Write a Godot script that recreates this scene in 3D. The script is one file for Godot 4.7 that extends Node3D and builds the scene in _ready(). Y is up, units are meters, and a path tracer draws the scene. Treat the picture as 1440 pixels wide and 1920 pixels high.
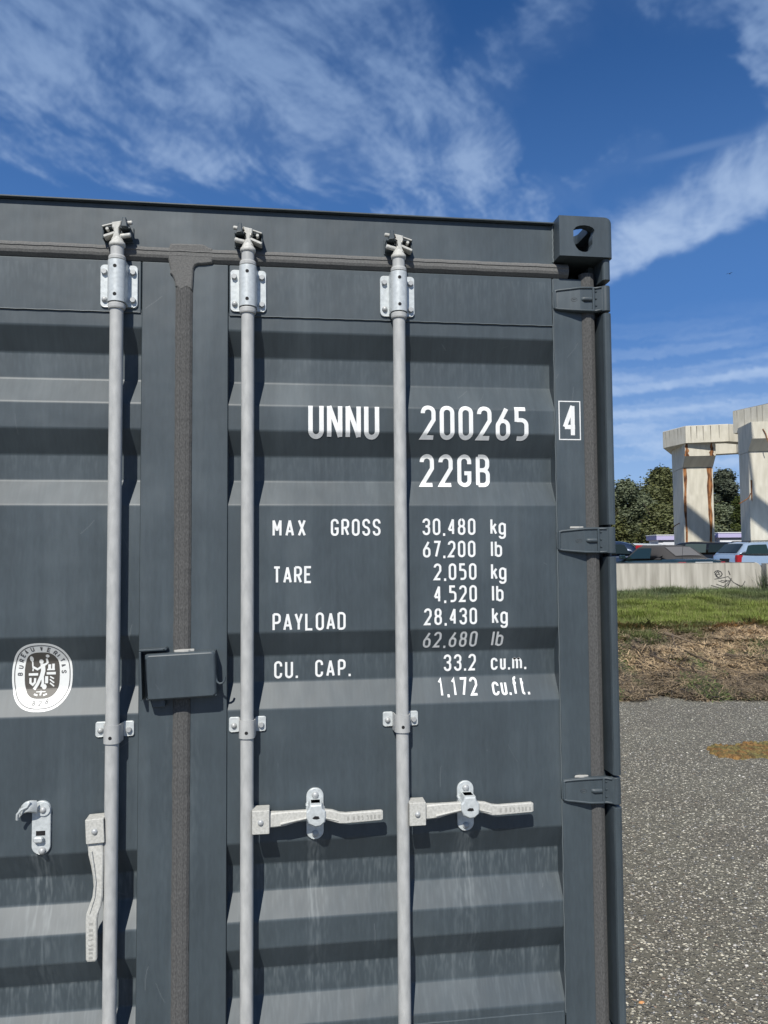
extends Node3D
# A dark grey freight container seen from just in front of its doors; behind it a yard with a bank, a wall, parked cars, concrete piers and trees.

const ZD := -0.055                                   # door skin, measured from the front of the corner casting
const YO := Vector3(0.2636, 0.0, 2.0863)             # origin of the yard's own frame
const YR := Vector3(0.99127, 0.0, 0.13182)
const YF := Vector3(0.13182, 0.0, -0.99127)
var M := {}
var rng := RandomNumberGenerator.new()
var cont: Node3D
var prof := PackedVector2Array()                     # corrugation: x is height, y is depth, from top to bottom
var flat_z := 0.0
var used := {}

# ------------------------------------------------------------------ scene
func _ready():
	rng.seed = 71
	var cam := Camera3D.new()
	cam.name = "camera"
	cam.position = Vector3(0.2636, 1.6270, 2.0863)
	cam.rotation = Vector3(0.05008, -0.13221, -0.00704)
	cam.fov = 67.38
	cam.near = 0.05
	cam.far = 900.0
	add_child(cam)
	cam.current = true
	var we := WorldEnvironment.new()
	we.name = "world_environment"
	var env := Environment.new()
	env.background_mode = Environment.BG_SKY
	env.tonemap_mode = Environment.TONE_MAPPER_LINEAR
	env.tonemap_exposure = 1.0
	env.sdfgi_enabled = true
	env.ssao_enabled = true
	env.ssil_enabled = true
	env.background_energy_multiplier = 1.0
	var sky := Sky.new()
	var psm := PanoramaSkyMaterial.new()
	psm.panorama = sky_picture()
	sky.sky_material = psm
	env.sky = sky
	we.environment = env
	add_child(we)
	var sun := DirectionalLight3D.new()
	sun.name = "sun"
	sun.basis = Basis.looking_at(Vector3(0.33, -1.09, -1.0).normalized(), Vector3.UP)
	sun.light_energy = 1.5
	sun.light_color = Color(1.0, 0.985, 0.95)
	sun.light_angular_distance = 0.5
	sun.shadow_enabled = true
	add_child(sun)
	materials()
	ground()
	container()
	wall_and_bank()
	piers()
	kiosks()
	cars()
	trees()
	small_things()

# ------------------------------------------------------------------ sky
func seg_d(p: Vector2, a: Vector2, b: Vector2) -> float:
	return p.distance_to(Geometry2D.get_closest_point_to_segment(p, a, b))

var n_a := FastNoiseLite.new()
var n_b := FastNoiseLite.new()
var n_c := FastNoiseLite.new()

func sky_at(az: float, el: float) -> Color:
	var d := Vector3(sin(az) * cos(el), sin(el), -cos(az) * cos(el))
	var e := rad_to_deg(el)
	var a := rad_to_deg(az)
	var k := maxf(d.y, 0.0)
	# clear air
	var c := Color(0.022, 0.085, 0.262).lerp(Color(0.090, 0.235, 0.575), smoothstep(40.0, 10.0, e))
	c = c.lerp(Color(0.34, 0.53, 0.83), smoothstep(17.0, 0.0, e))
	c = c.lerp(Color(0.012, 0.055, 0.19), smoothstep(40.0, 75.0, e))
	# plane of the high cloud
	var q := Vector2(d.x, d.z) / (k + 0.10)
	var w1 := n_a.get_noise_2d(q.x * 60.0, q.y * 60.0)
	var w2 := n_a.get_noise_2d(q.x * 60.0 + 500.0, q.y * 60.0 + 90.0)
	var q2 := q + Vector2(w1, w2) * 0.10
	var f0 := n_b.get_noise_2d(q2.x * 300.0 + q2.y * 190.0, q2.y * 110.0 - q2.x * 60.0)
	var f1 := n_b.get_noise_2d(q2.x * 520.0 + q2.y * 620.0 + 300.0, q2.x * 260.0 - q2.y * 200.0)
	var f2 := n_b.get_noise_2d(q2.x * 900.0 + q2.y * 500.0 + 40.0, q2.y * 300.0 - q2.x * 120.0)
	var f3 := n_a.get_noise_2d(q.x * 170.0 + 80.0, q.y * 170.0)
	var f4 := n_b.get_noise_2d(q2.x * 2100.0 - q2.y * 900.0, q2.y * 1500.0 + q2.x * 700.0 + 60.0)
	var tex := f0 * 0.46 + f1 * 0.34 + f2 * 0.20 + f3 * 0.40 + f4 * 0.20
	var big := n_c.get_noise_2d(q2.x * 40.0 + 17.0, q2.y * 40.0) * 0.5 + 0.5
	var p := Vector2(a, e) + Vector2(w1, w2) * 2.2 + Vector2(f1, f0) * 1.8
	# the sheet of cirrus over the box
	var m := 0.0
	m = maxf(m, 1.0 - smoothstep(3.4, 9.0, seg_d(p, Vector2(-24, 34.5), Vector2(6, 33.8))))
	m = maxf(m, 1.0 - smoothstep(1.5, 6.0, seg_d(p, Vector2(2, 30.0), Vector2(14.0, 27.6))))
	m = maxf(m, 0.95 * (1.0 - smoothstep(0.8, 4.2, seg_d(p, Vector2(-13, 30.0), Vector2(3, 28.0)))))
	m = maxf(m, 0.60 * (1.0 - smoothstep(0.5, 4.8, seg_d(p, Vector2(14, 31.5), Vector2(21.5, 36.0)))))
	m = maxf(m, 0.50 * (1.0 - smoothstep(0.4, 2.6, seg_d(p, Vector2(-22, 26.8), Vector2(-6, 26.4)))))
	m = maxf(m, 0.62 * (1.0 - smoothstep(0.4, 3.0, seg_d(p, Vector2(8, 24.6), Vector2(20, 24.6)))))
	# wisps upper right, and the streak between
	m = maxf(m, 0.75 * (1.0 - smoothstep(0.3, 3.2, seg_d(p, Vector2(33.8, 36.0), Vector2(35.8, 28.5)))))
	m = maxf(m, 0.50 * (1.0 - smoothstep(0.5, 5.0, seg_d(p, Vector2(25, 37.5), Vector2(33, 35.0)))))
	m = maxf(m, 0.42 * (1.0 - smoothstep(0.2, 1.8, seg_d(p, Vector2(17, 25.4), Vector2(27, 26.2)))))
	var cl := smoothstep(0.05, 0.95, m) * 0.09 + smoothstep(0.24, 1.70, m + tex * 1.30 * smoothstep(0.0, 0.3, m)) * 0.64
	# bright bank on the right
	var low := 18.8 + (a - 24.6) * 0.30 + f0 * 0.7 + w1 * 0.6
	var y := e - low
	m = smoothstep(-0.7, 0.7, y) * (1.0 - smoothstep(1.2, 6.6, y))
	m *= smoothstep(13.0, 25.0, a) * (1.0 - smoothstep(44.0, 58.0, a))
	cl = maxf(cl, smoothstep(0.05, 1.45, m * 1.12 + tex * 0.65 * smoothstep(0.0, 0.4, m)) * 0.84)
	# vapour trails
	m = 1.0 - smoothstep(0.15, 0.55, absf(e - (11.25 + (a - 24.6) * 0.045) + f1 * 0.25))
	m *= smoothstep(10.0, 20.0, a) * (1.0 - smoothstep(50.0, 70.0, a))
	cl = maxf(cl, 0.60 * m * (0.85 + 0.5 * f0))
	m = 1.0 - smoothstep(0.05, 0.45, absf(e - 26.05 - (a - 30.0) * 0.02 + w1 * 0.4))
	m *= smoothstep(24.0, 30.0, a) * (1.0 - smoothstep(40.0, 52.0, a))
	cl = maxf(cl, 0.16 * m)
	# veils low down
	var veil := n_b.get_noise_2d(a * 4.0 + f0 * 8.0, e * 42.0 + f1 * 12.0) * 0.5 + 0.5
	m = smoothstep(0.5, 5.0, e) * (1.0 - smoothstep(9.0, 17.5, e))
	cl = maxf(cl, m * clampf((veil - 0.40) * 1.7, 0.0, 0.6))
	# the same kind of cloud elsewhere
	var out := 1.0 - smoothstep(-30.0, -22.0, a) * (1.0 - smoothstep(38.0, 50.0, a)) * (1.0 - smoothstep(38.0, 48.0, e))
	var gen := smoothstep(0.15, 1.3, smoothstep(0.42, 0.72, big) + tex * 0.9 * smoothstep(0.40, 0.5, big)) * smoothstep(4.0, 16.0, e)
	cl = maxf(cl, out * gen * 0.8)
	var cc := Color(0.27, 0.40, 0.64).lerp(Color(0.50, 0.64, 0.87), clampf((33.0 - e) / 15.0, 0.0, 1.0))
	return c.lerp(cc, clampf(cl, 0.0, 1.0))

func sky_picture() -> ImageTexture:
	n_a.seed = 5
	n_a.frequency = 0.02
	n_a.fractal_octaves = 3
	n_b.seed = 11
	n_b.frequency = 0.016
	n_b.fractal_octaves = 5
	n_b.fractal_gain = 0.58
	n_c.seed = 23
	n_c.frequency = 0.02
	n_c.fractal_octaves = 2
	var cw := 768
	var ch := 384
	var coarse := Image.create(cw, ch, false, Image.FORMAT_RGBF)
	for y in ch:
		var el := PI * (0.5 - (y + 0.5) / ch)
		if el < -0.03:
			for x in cw:
				coarse.set_pixel(x, y, Color(0.19, 0.20, 0.20))
			continue
		for x in cw:
			var az := TAU * (x + 0.5) / cw
			if az > PI:
				az -= TAU
			coarse.set_pixel(x, y, sky_at(az, maxf(el, 0.0)))
	var w := 3840
	var h := 1920
	coarse.resize(w, h, Image.INTERPOLATE_CUBIC)
	var x0 := int(-24.0 / 360.0 * w)
	var x1 := int(40.0 / 360.0 * w)
	for y in range(int((90.0 - 41.0) / 180.0 * h), h / 2):
		var el := PI * (0.5 - (y + 0.5) / h)
		for x in range(x0, x1):
			coarse.set_pixel(posmod(x, w), y, sky_at(TAU * (x + 0.5) / w, el))
	return ImageTexture.create_from_image(coarse)

# ------------------------------------------------------------------ materials
func noise_bytes(sd: int, freq: float, w: int, h: int, oct := 3) -> PackedByteArray:
	var n := FastNoiseLite.new()
	n.seed = sd
	n.frequency = freq
	n.fractal_octaves = oct
	n.noise_type = FastNoiseLite.TYPE_SIMPLEX_SMOOTH
	var im := n.get_image(w, h, false, false, true)
	im.convert(Image.FORMAT_L8)
	return im.get_data()

func stretched(sd: int, freq: float, w: int, h: int, sw: int, sh: int, oct := 3) -> PackedByteArray:
	var n := FastNoiseLite.new()
	n.seed = sd
	n.frequency = freq
	n.fractal_octaves = oct
	n.noise_type = FastNoiseLite.TYPE_SIMPLEX_SMOOTH
	var im := n.get_seamless_image(sw, sh)
	im.convert(Image.FORMAT_L8)
	im.resize(w, h, Image.INTERPOLATE_CUBIC)
	return im.get_data()

var lut := PackedByteArray()
func s8(v: float) -> int:
	return lut[clampi(int(v * 4095.0), 0, 4095)]

func tex_of(bytes: PackedByteArray, w: int, h: int, f: int) -> ImageTexture:
	return ImageTexture.create_from_image(Image.create_from_data(w, h, false, f, bytes))

func lin(r: float, g: float, b: float) -> Color:
	return Color(r, g, b).linear_to_srgb()

func mat(c: Color, rough := 0.6, metal := 0.0) -> StandardMaterial3D:
	var m := StandardMaterial3D.new()
	m.albedo_color = c
	m.roughness = rough
	m.metallic = metal
	return m

func tri_map(m: StandardMaterial3D, s: Vector3, off := Vector3.ZERO):
	m.uv1_triplanar = true
	m.uv1_world_triplanar = true
	m.uv1_scale = s
	m.uv1_offset = off
	m.uv1_triplanar_sharpness = 6.0

func two_tone(sd: int, freq: float, size: int, ca: Color, cb: Color, oct := 4, sw := 0, sh := 0, gain := 1.0) -> ImageTexture:
	# seamless noise between two linear colours
	var b := stretched(sd, freq, size, size, sw if sw else size, sh if sh else size, oct)
	var o := PackedByteArray()
	o.resize(size * size * 3)
	for i in size * size:
		var t := clampf((b[i] / 255.0 - 0.5) * gain + 0.5, 0.0, 1.0)
		o[i * 3] = s8(ca.r + (cb.r - ca.r) * t)
		o[i * 3 + 1] = s8(ca.g + (cb.g - ca.g) * t)
		o[i * 3 + 2] = s8(ca.b + (cb.b - ca.b) * t)
	return tex_of(o, size, size, Image.FORMAT_RGB8)

func materials():
	lut.resize(4096)
	for i in 4096:
		var v := i / 4095.0
		lut[i] = int(255.0 * (v * 12.92 if v < 0.0031308 else 1.055 * pow(v, 1.0 / 2.4) - 0.055) + 0.5)
	# weathered paint: rain streaks, dust, runs of chalk under the ledges; one map over the whole door end
	var S := 1536
	var s1 := stretched(3, 0.07, S, S, S, 60, 3)
	var s2 := stretched(4, 0.012, S, S, S, 160, 3)
	var s3 := stretched(9, 0.16, S, S, S, 330, 2)
	var bl := stretched(8, 0.02, S, S, 384, 384, 4)
	var runs := [[2.173, 0.3, 0.05], [1.893, 0.35, 0.06], [1.337, 0.4, 0.06], [0.772, 1.0, 0.09], [0.494, 0.95, 0.08], [2.41, 0.35, 0.06]]
	var drips := [[0.352, 0.845, 0.035, 1.1], [0.775, 0.84, 0.035, 1.0], [-0.357, 0.845, 0.05, 1.2], [0.80, 0.98, 0.03, 0.25], [0.0, 1.18, 0.05, 0.5]]
	var o := PackedByteArray()
	o.resize(S * S * 3)
	for y in S:
		var wy := 2.6 * (1.0 - (y + 0.5) / S)
		var live := []
		for r in runs:
			var dd: float = r[0] - wy
			if dd > 0.0 and dd < 0.3:
				live.append([dd, r[1], r[2]])
		var dl := []
		for r in drips:
			var dd: float = r[1] - wy
			if dd > 0.0 and dd < 0.5:
				dl.append([r[0], r[2] * (1.0 + dd), r[3] * exp(-dd * 4.0)])
		for x in S:
			var i := y * S + x
			var a := s1[i] / 255.0 - 0.5
			var b := s2[i] / 255.0 - 0.5
			var g := bl[i] / 255.0 - 0.5
			var f := s3[i] / 255.0
			var v := 1.0 + a * 0.17 + b * 0.12 + g * 0.22 + (f - 0.5) * 0.16
			var wx := absf(2.6 * ((x + 0.5) / S - 0.5))
			var dust := maxf(0.0, b + g * 0.6 - 0.08) * 0.04
			if f > 0.93:
				dust += (f - 0.93) * 0.25
			if wx > 0.117 and wx < 1.052:
				for r in live:
					dust += maxf(0.0, f * 0.9 + a * 0.7 - 0.40 - r[0] * 0.7) * r[1] * exp(-r[0] / r[2]) * 0.11
			if dl.size():
				for r in dl:
					var u: float = absf(2.6 * ((x + 0.5) / S - 0.5) - r[0]) / r[1]
					if u < 1.0:
						dust += maxf(0.0, f + a - 0.35) * (1.0 - u) * r[2] * 0.15
			o[i * 3] = s8(0.0555 * v + dust * 0.95)
			o[i * 3 + 1] = s8(0.0720 * v + dust)
			o[i * 3 + 2] = s8(0.0835 * v + dust * 0.98)
	# scratches and knocks
	var sr := RandomNumberGenerator.new()
	sr.seed = 44
	for k in 55:
		var x := sr.randf_range(0.32, 0.95) * S
		var y := sr.randf_range(0.1, 0.97) * S
		var an := sr.randfn(PI * 0.5, 0.5) if k % 3 else sr.randf() * PI
		var n := sr.randi_range(4, 46) if k % 4 else sr.randi_range(1, 3)
		var br := sr.randf_range(0.3, 1.0)
		for j in n:
			var i := clampi(int(y), 0, S - 1) * S + clampi(int(x), 0, S - 1)
			for c in 3:
				o[i * 3 + c] = int(lerpf(o[i * 3 + c], 150.0, br * 0.35))
			x += cos(an)
			y += sin(an)
			an += sr.randf_range(-0.05, 0.05)
	var paint := mat(Color.WHITE, 0.48)
	paint.albedo_texture = tex_of(o, S, S, Image.FORMAT_RGB8)
	tri_map(paint, Vector3(1, 1, 1) / 2.6, Vector3(0.5, 0, 0.5))
	var hb := stretched(31, 0.012, 512, 512, 512, 512, 4)
	paint.heightmap_enabled = true
	paint.heightmap_scale = 0.32
	paint.heightmap_texture = tex_of(hb, 512, 512, Image.FORMAT_L8)
	M.paint = paint
	M.dark_paint = mat(lin(0.035, 0.042, 0.048), 0.5)
	M.rubber = mat(Color.WHITE, 0.92)
	M.rubber.albedo_texture = two_tone(41, 0.10, 512, Color(0.058, 0.058, 0.058), Color(0.112, 0.111, 0.109), 5, 512, 220, 1.3)
	tri_map(M.rubber, Vector3(4, 4, 4))
	M.rubber.heightmap_enabled = true
	M.rubber.heightmap_scale = 0.015
	M.rubber.heightmap_texture = tex_of(stretched(42, 0.2, 512, 512, 512, 200, 3), 512, 512, Image.FORMAT_L8)
	M.rubber_flat = mat(Color.WHITE, 0.92)
	M.rubber_flat.albedo_texture = two_tone(43, 0.12, 512, Color(0.095, 0.095, 0.093), Color(0.178, 0.175, 0.168), 5, 350, 512, 1.0)
	tri_map(M.rubber_flat, Vector3(3, 3, 3))
	M.rubber_flat.heightmap_enabled = false
	M.rubber_flat.heightmap_scale = 0.012
	M.rubber_flat.heightmap_texture = tex_of(stretched(44, 0.08, 512, 512, 256, 512, 4), 512, 512, Image.FORMAT_L8)
	M.bar = mat(Color.WHITE, 0.5)
	M.bar.albedo_texture = two_tone(51, 0.03, 512, Color(0.38, 0.385, 0.378), Color(0.50, 0.502, 0.49), 5, 256, 256, 1.2)
	tri_map(M.bar, Vector3(5, 2, 5))
	M.zinc = mat(Color.WHITE, 0.42, 0.15)
	M.zinc.albedo_texture = two_tone(52, 0.04, 256, Color(0.50, 0.53, 0.535), Color(0.64, 0.675, 0.68), 4, 256, 256, 1.3)
	tri_map(M.zinc, Vector3(6, 6, 6))
	M.bolt = mat(lin(0.44, 0.45, 0.45), 0.45, 0.2)
	M.cast = mat(Color.WHITE, 0.5)
	M.cast.albedo_texture = two_tone(53, 0.07, 256, Color(0.44, 0.435, 0.40), Color(0.60, 0.59, 0.55), 4, 256, 256, 1.3)
	tri_map(M.cast, Vector3(6, 6, 6))
	M.hole = mat(lin(0.008, 0.008, 0.009), 0.8)
	M.letter = mat(Color.WHITE, 0.5)
	M.letter.albedo_texture = two_tone(54, 0.05, 256, Color(0.76, 0.77, 0.76), Color(0.90, 0.90, 0.89), 4, 256, 64, 1.2)
	tri_map(M.letter, Vector3(5, 5, 5))
	M.sticker = mat(lin(0.80, 0.81, 0.79), 0.45)
	M.sticker_dark = mat(lin(0.085, 0.078, 0.068), 0.5)
	M.sticker_ink = mat(lin(0.10, 0.10, 0.105), 0.5)
	M.sealant = mat(lin(0.45, 0.44, 0.41), 0.9)
	M.weld = mat(lin(0.12, 0.14, 0.15), 0.4)
	# asphalt with pale aggregate
	M.asphalt = asphalt()
	M.soil = mat(Color.WHITE, 1.0)
	M.soil.albedo_texture = two_tone(61, 0.03, 512, Color(0.07, 0.05, 0.032), Color(0.30, 0.215, 0.13), 5, 512, 512, 1.5)
	tri_map(M.soil, Vector3(0.45, 0.45, 0.45))
	M.turf = mat(Color.WHITE, 1.0)
	M.turf.albedo_texture = two_tone(62, 0.03, 256, Color(0.03, 0.045, 0.012), Color(0.07, 0.09, 0.025), 4, 256, 256, 1.3)
	tri_map(M.turf, Vector3(0.6, 0.6, 0.6))
	M.concrete = mat(Color.WHITE, 0.9)
	M.concrete.albedo_texture = two_tone(63, 0.02, 512, Color(0.52, 0.485, 0.395), Color(0.66, 0.62, 0.52), 5, 512, 110, 1.2)
	tri_map(M.concrete, Vector3(0.35, 0.35, 0.35))
	M.concrete_old = mat(Color.WHITE, 0.95)
	M.concrete_old.albedo_texture = two_tone(64, 0.03, 512, Color(0.34, 0.315, 0.265), Color(0.55, 0.515, 0.445), 5, 512, 60, 1.25)
	tri_map(M.concrete_old, Vector3(0.3, 0.3, 0.3))
	M.rust = mat(Color.WHITE, 0.95)
	M.rust.albedo_texture = two_tone(65, 0.05, 256, Color(0.075, 0.028, 0.013), Color(0.36, 0.16, 0.060), 4, 256, 50, 2.0)
	tri_map(M.rust, Vector3(0.6, 0.6, 0.6))
	M.stain = mat(lin(0.17, 0.15, 0.125), 0.95)
	M.black_line = mat(lin(0.05, 0.05, 0.05), 0.9)
	M.tyre = mat(lin(0.02, 0.02, 0.021), 0.9)
	M.rim = mat(lin(0.35, 0.36, 0.37), 0.35, 0.6)
	M.glass = mat(lin(0.016, 0.024, 0.024), 0.08)
	M.glass_green = mat(lin(0.018, 0.036, 0.034), 0.10)
	M.red_lamp = mat(lin(0.36, 0.012, 0.016), 0.2)
	M.clear_lamp = mat(lin(0.6, 0.6, 0.6), 0.15)
	M.black_trim = mat(lin(0.015, 0.015, 0.016), 0.6)
	M.plate = mat(lin(0.6, 0.6, 0.58), 0.4)
	M.bark = mat(lin(0.06, 0.045, 0.032), 0.95)
	M.leaf = mat(Color.WHITE, 0.7)
	M.leaf.vertex_color_use_as_albedo = true
	M.leaf.backlight_enabled = true
	M.leaf.backlight = Color(0.45, 0.45, 0.45)
	M.tint = mat(Color.WHITE, 0.85)
	M.tint.vertex_color_use_as_albedo = true

func asphalt() -> StandardMaterial3D:
	var S := 1024
	var o := PackedByteArray()
	o.resize(S * S * 3)
	var hh := PackedByteArray()
	hh.resize(S * S)
	var nb := stretched(71, 0.05, S, S, S, S, 4)
	for i in S * S:
		var v := 0.085 + 0.09 * nb[i] / 255.0
		o[i * 3] = s8(v * 1.10)
		o[i * 3 + 1] = s8(v * 1.02)
		o[i * 3 + 2] = s8(v * 0.80)
		hh[i] = nb[i] / 5
	var r := RandomNumberGenerator.new()
	r.seed = 9
	for k in 26000:
		var cx := r.randi_range(0, S - 1)
		var cy := r.randi_range(0, S - 1)
		var kind := r.randf()
		var rad := r.randf_range(3.0, 6.0) if k < 9500 else r.randf_range(1.1, 3.0)
		if k > 25300:
			rad = r.randf_range(3.0, 5.5)
		var v := r.randf_range(0.07, 0.31)
		var tone := Color(1.10, 1.02, 0.82)
		if kind > 0.86 or k > 25300:
			v = r.randf_range(0.50, 0.78)
		elif kind > 0.66:
			v = r.randf_range(0.32, 0.50)
		elif kind > 0.62:
			tone = Color(1.25, 0.95, 0.7)
		elif kind > 0.56:
			tone = Color(0.95, 1.0, 1.05)
		var el := r.randf_range(0.55, 1.0)
		var an := r.randf() * PI
		var ca := cos(an)
		var sa := sin(an)
		var ri := int(ceil(rad))
		var tall := r.randi_range(110, 240)
		for dy in range(-ri, ri + 1):
			for dx in range(-ri, ri + 1):
				var u := (dx * ca + dy * sa) / rad
				var w := (-dx * sa + dy * ca) / (rad * el)
				var q := u * u + w * w
				if q <= 1.0:
					var i := posmod(cy + dy, S) * S + posmod(cx + dx, S)
					hh[i] = int(tall * (1.0 - 0.75 * q * q))
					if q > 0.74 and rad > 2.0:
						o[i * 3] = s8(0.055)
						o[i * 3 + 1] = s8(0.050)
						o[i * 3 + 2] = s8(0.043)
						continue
					o[i * 3] = s8(v * tone.r)
					o[i * 3 + 1] = s8(v * tone.g)
					o[i * 3 + 2] = s8(v * tone.b)
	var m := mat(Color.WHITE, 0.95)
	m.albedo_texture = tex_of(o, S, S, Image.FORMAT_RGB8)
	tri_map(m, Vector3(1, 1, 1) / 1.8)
	m.heightmap_enabled = true
	m.heightmap_scale = 0.8
	m.heightmap_texture = tex_of(hh, S, S, Image.FORMAT_L8)
	m.detail_enabled = true
	m.detail_blend_mode = BaseMaterial3D.BLEND_MODE_MUL
	m.detail_uv_layer = BaseMaterial3D.DETAIL_UV_2
	m.detail_albedo = two_tone(72, 0.02, 512, Color(0.88, 0.86, 0.84), Color(1.0, 1.0, 0.97), 5, 512, 512, 1.6)
	m.uv2_triplanar = true
	m.uv2_world_triplanar = true
	m.uv2_scale = Vector3(1, 1, 1) / 7.3
	return m

# ------------------------------------------------------------------ node helpers
func begin() -> SurfaceTool:
	var st := SurfaceTool.new()
	st.begin(Mesh.PRIMITIVE_TRIANGLES)
	return st

func obj(called: String, st: SurfaceTool, m: Material, parent: Node = null) -> MeshInstance3D:
	var o := MeshInstance3D.new()
	o.mesh = st.commit()
	o.material_override = m
	put(o, called, parent)
	return o

func put(o: Node3D, called: String, parent: Node = null):
	var p: Node = parent if parent else self
	var k := [p.get_instance_id(), called]
	if used.has(k):
		o.name = "%s_%03d" % [called, used[k]]
		used[k] += 1
	else:
		o.name = called
		used[k] = 1
	p.add_child(o, true)

func thing(called: String, label: String, category: String, at := Vector3.ZERO, turn := 0.0, group := "") -> Node3D:
	var o := Node3D.new()
	put(o, called)
	o.position = at
	o.rotation.y = turn
	tag(o, label, category, group)
	return o

func tag(o: Node, label: String, category: String, group := ""):
	o.set_meta("label", label)
	o.set_meta("category", category)
	if group:
		o.set_meta("group", group)

func struct(called: String, st: SurfaceTool, m: Material) -> MeshInstance3D:
	var o := obj(called, st, m)
	o.set_meta("kind", "structure")
	return o

func node(called: String, parent: Node, xf := Transform3D()) -> Node3D:
	var o := Node3D.new()
	put(o, called, parent)
	o.transform = xf
	return o

func yard(r: float, h: float, d: float) -> Vector3:
	return YO + YR * r + YF * d + Vector3(0, h, 0)

# ------------------------------------------------------------------ shape helpers
func tri(st: SurfaceTool, a: Vector3, b: Vector3, c: Vector3, na: Vector3, nb: Vector3, nc: Vector3):
	if (b - a).cross(c - a).dot(na + nb + nc) > 0.0:
		var t := b
		b = c
		c = t
		t = nb
		nb = nc
		nc = t
	st.set_normal(na)
	st.add_vertex(a)
	st.set_normal(nb)
	st.add_vertex(b)
	st.set_normal(nc)
	st.add_vertex(c)

func quad(st: SurfaceTool, a: Vector3, b: Vector3, c: Vector3, d: Vector3, n: Vector3):
	tri(st, a, b, c, n, n, n)
	tri(st, a, c, d, n, n, n)

func quadn(st: SurfaceTool, a: Vector3, b: Vector3, c: Vector3, d: Vector3, na: Vector3, nb: Vector3, nc: Vector3, nd: Vector3):
	tri(st, a, b, c, na, nb, nc)
	tri(st, a, c, d, na, nc, nd)

func bx(st: SurfaceTool, lo: Vector3, hi: Vector3, r := 0.0, xf := Transform3D()):
	var c := (lo + hi) * 0.5
	var e := (hi - lo) * 0.5
	r = minf(r, minf(e.x, minf(e.y, e.z)) * 0.9)
	for k in 3:
		var i := (k + 1) % 3
		var j := (k + 2) % 3
		for s in [-1.0, 1.0]:
			var p := []
			for q in [[-1, -1], [1, -1], [1, 1], [-1, 1]]:
				var v := Vector3()
				v[k] = s * e[k]
				v[i] = q[0] * (e[i] - r)
				v[j] = q[1] * (e[j] - r)
				p.append(xf * (c + v))
			var n := Vector3()
			n[k] = s
			n = (xf.basis * n).normalized()
			quad(st, p[0], p[1], p[2], p[3], n)
		if r > 0.0:
			for si in [-1.0, 1.0]:
				for sj in [-1.0, 1.0]:
					var p := []
					var ni := Vector3()
					var nj := Vector3()
					ni[i] = si
					nj[j] = sj
					for q in [[0, -1.0], [0, 1.0], [1, 1.0], [1, -1.0]]:
						var v := Vector3()
						v[k] = q[1] * (e[k] - r)
						v[i] = si * (e[i] - (r if q[0] else 0.0))
						v[j] = sj * (e[j] - (0.0 if q[0] else r))
						p.append(xf * (c + v))
					ni = (xf.basis * ni).normalized()
					nj = (xf.basis * nj).normalized()
					quadn(st, p[0], p[1], p[2], p[3], ni, ni, nj, nj)
	if r > 0.0:
		for sx in [-1.0, 1.0]:
			for sy in [-1.0, 1.0]:
				for sz in [-1.0, 1.0]:
					var s := Vector3(sx, sy, sz)
					var p := []
					for k in 3:
						var v := Vector3()
						for i in 3:
							v[i] = s[i] * (e[i] - (0.0 if i == k else r))
						p.append(xf * (c + v))
					var n := (xf.basis * s).normalized()
					tri(st, p[0], p[1], p[2], n, n, n)

func aim(p0: Vector3, p1: Vector3) -> Transform3D:
	var y := (p1 - p0).normalized()
	var x := y.cross(Vector3(0.31, 0.22, 0.93)).normalized()
	if absf(y.dot(Vector3(0.31, 0.22, 0.93).normalized())) > 0.95:
		x = y.cross(Vector3.RIGHT).normalized()
	return Transform3D(Basis(x, y, x.cross(y)), p0)

func lathe(st: SurfaceTool, xf: Transform3D, pr: Array, seg := 20, smooth := false):
	# pr: [radius, height] pairs upwards along local y
	var nor := []
	for i in pr.size() - 1:
		var dr: float = pr[i + 1][0] - pr[i][0]
		var dh: float = pr[i + 1][1] - pr[i][1]
		nor.append(Vector2(dh, -dr).normalized())
	for i in pr.size() - 1:
		var n0: Vector2 = nor[i]
		var n1: Vector2 = nor[i]
		if smooth:
			if i > 0:
				n0 = (nor[i] + nor[i - 1]).normalized()
			if i < nor.size() - 1:
				n1 = (nor[i] + nor[i + 1]).normalized()
		for k in seg:
			var a0 := TAU * k / seg
			var a1 := TAU * (k + 1) / seg
			var u0 := Vector3(cos(a0), 0, sin(a0))
			var u1 := Vector3(cos(a1), 0, sin(a1))
			var p := [u0 * pr[i][0] + Vector3(0, pr[i][1], 0), u1 * pr[i][0] + Vector3(0, pr[i][1], 0), u1 * pr[i + 1][0] + Vector3(0, pr[i + 1][1], 0), u0 * pr[i + 1][0] + Vector3(0, pr[i + 1][1], 0)]
			var n := [u0 * n0.x + Vector3(0, n0.y, 0), u1 * n0.x + Vector3(0, n0.y, 0), u1 * n1.x + Vector3(0, n1.y, 0), u0 * n1.x + Vector3(0, n1.y, 0)]
			for q in 4:
				p[q] = xf * p[q]
				n[q] = (xf.basis * n[q]).normalized()
			if pr[i][0] > 1e-6:
				tri(st, p[0], p[1], p[2], n[0], n[1], n[2])
			if pr[i + 1][0] > 1e-6:
				tri(st, p[0], p[2], p[3], n[0], n[2], n[3])

func cyl(st: SurfaceTool, p0: Vector3, p1: Vector3, r: float, seg := 16, bev := 0.0, r1 := -1.0):
	var l := p0.distance_to(p1)
	if r1 < 0.0:
		r1 = r
	if bev > 0.0:
		lathe(st, aim(p0, p1), [[0.0, 0.0], [r - bev, 0.0], [r, bev], [r1, l - bev], [r1 - bev, l], [0.0, l]], seg)
	else:
		lathe(st, aim(p0, p1), [[0.0, 0.0], [r, 0.0], [r1, l], [0.0, l]], seg)

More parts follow.
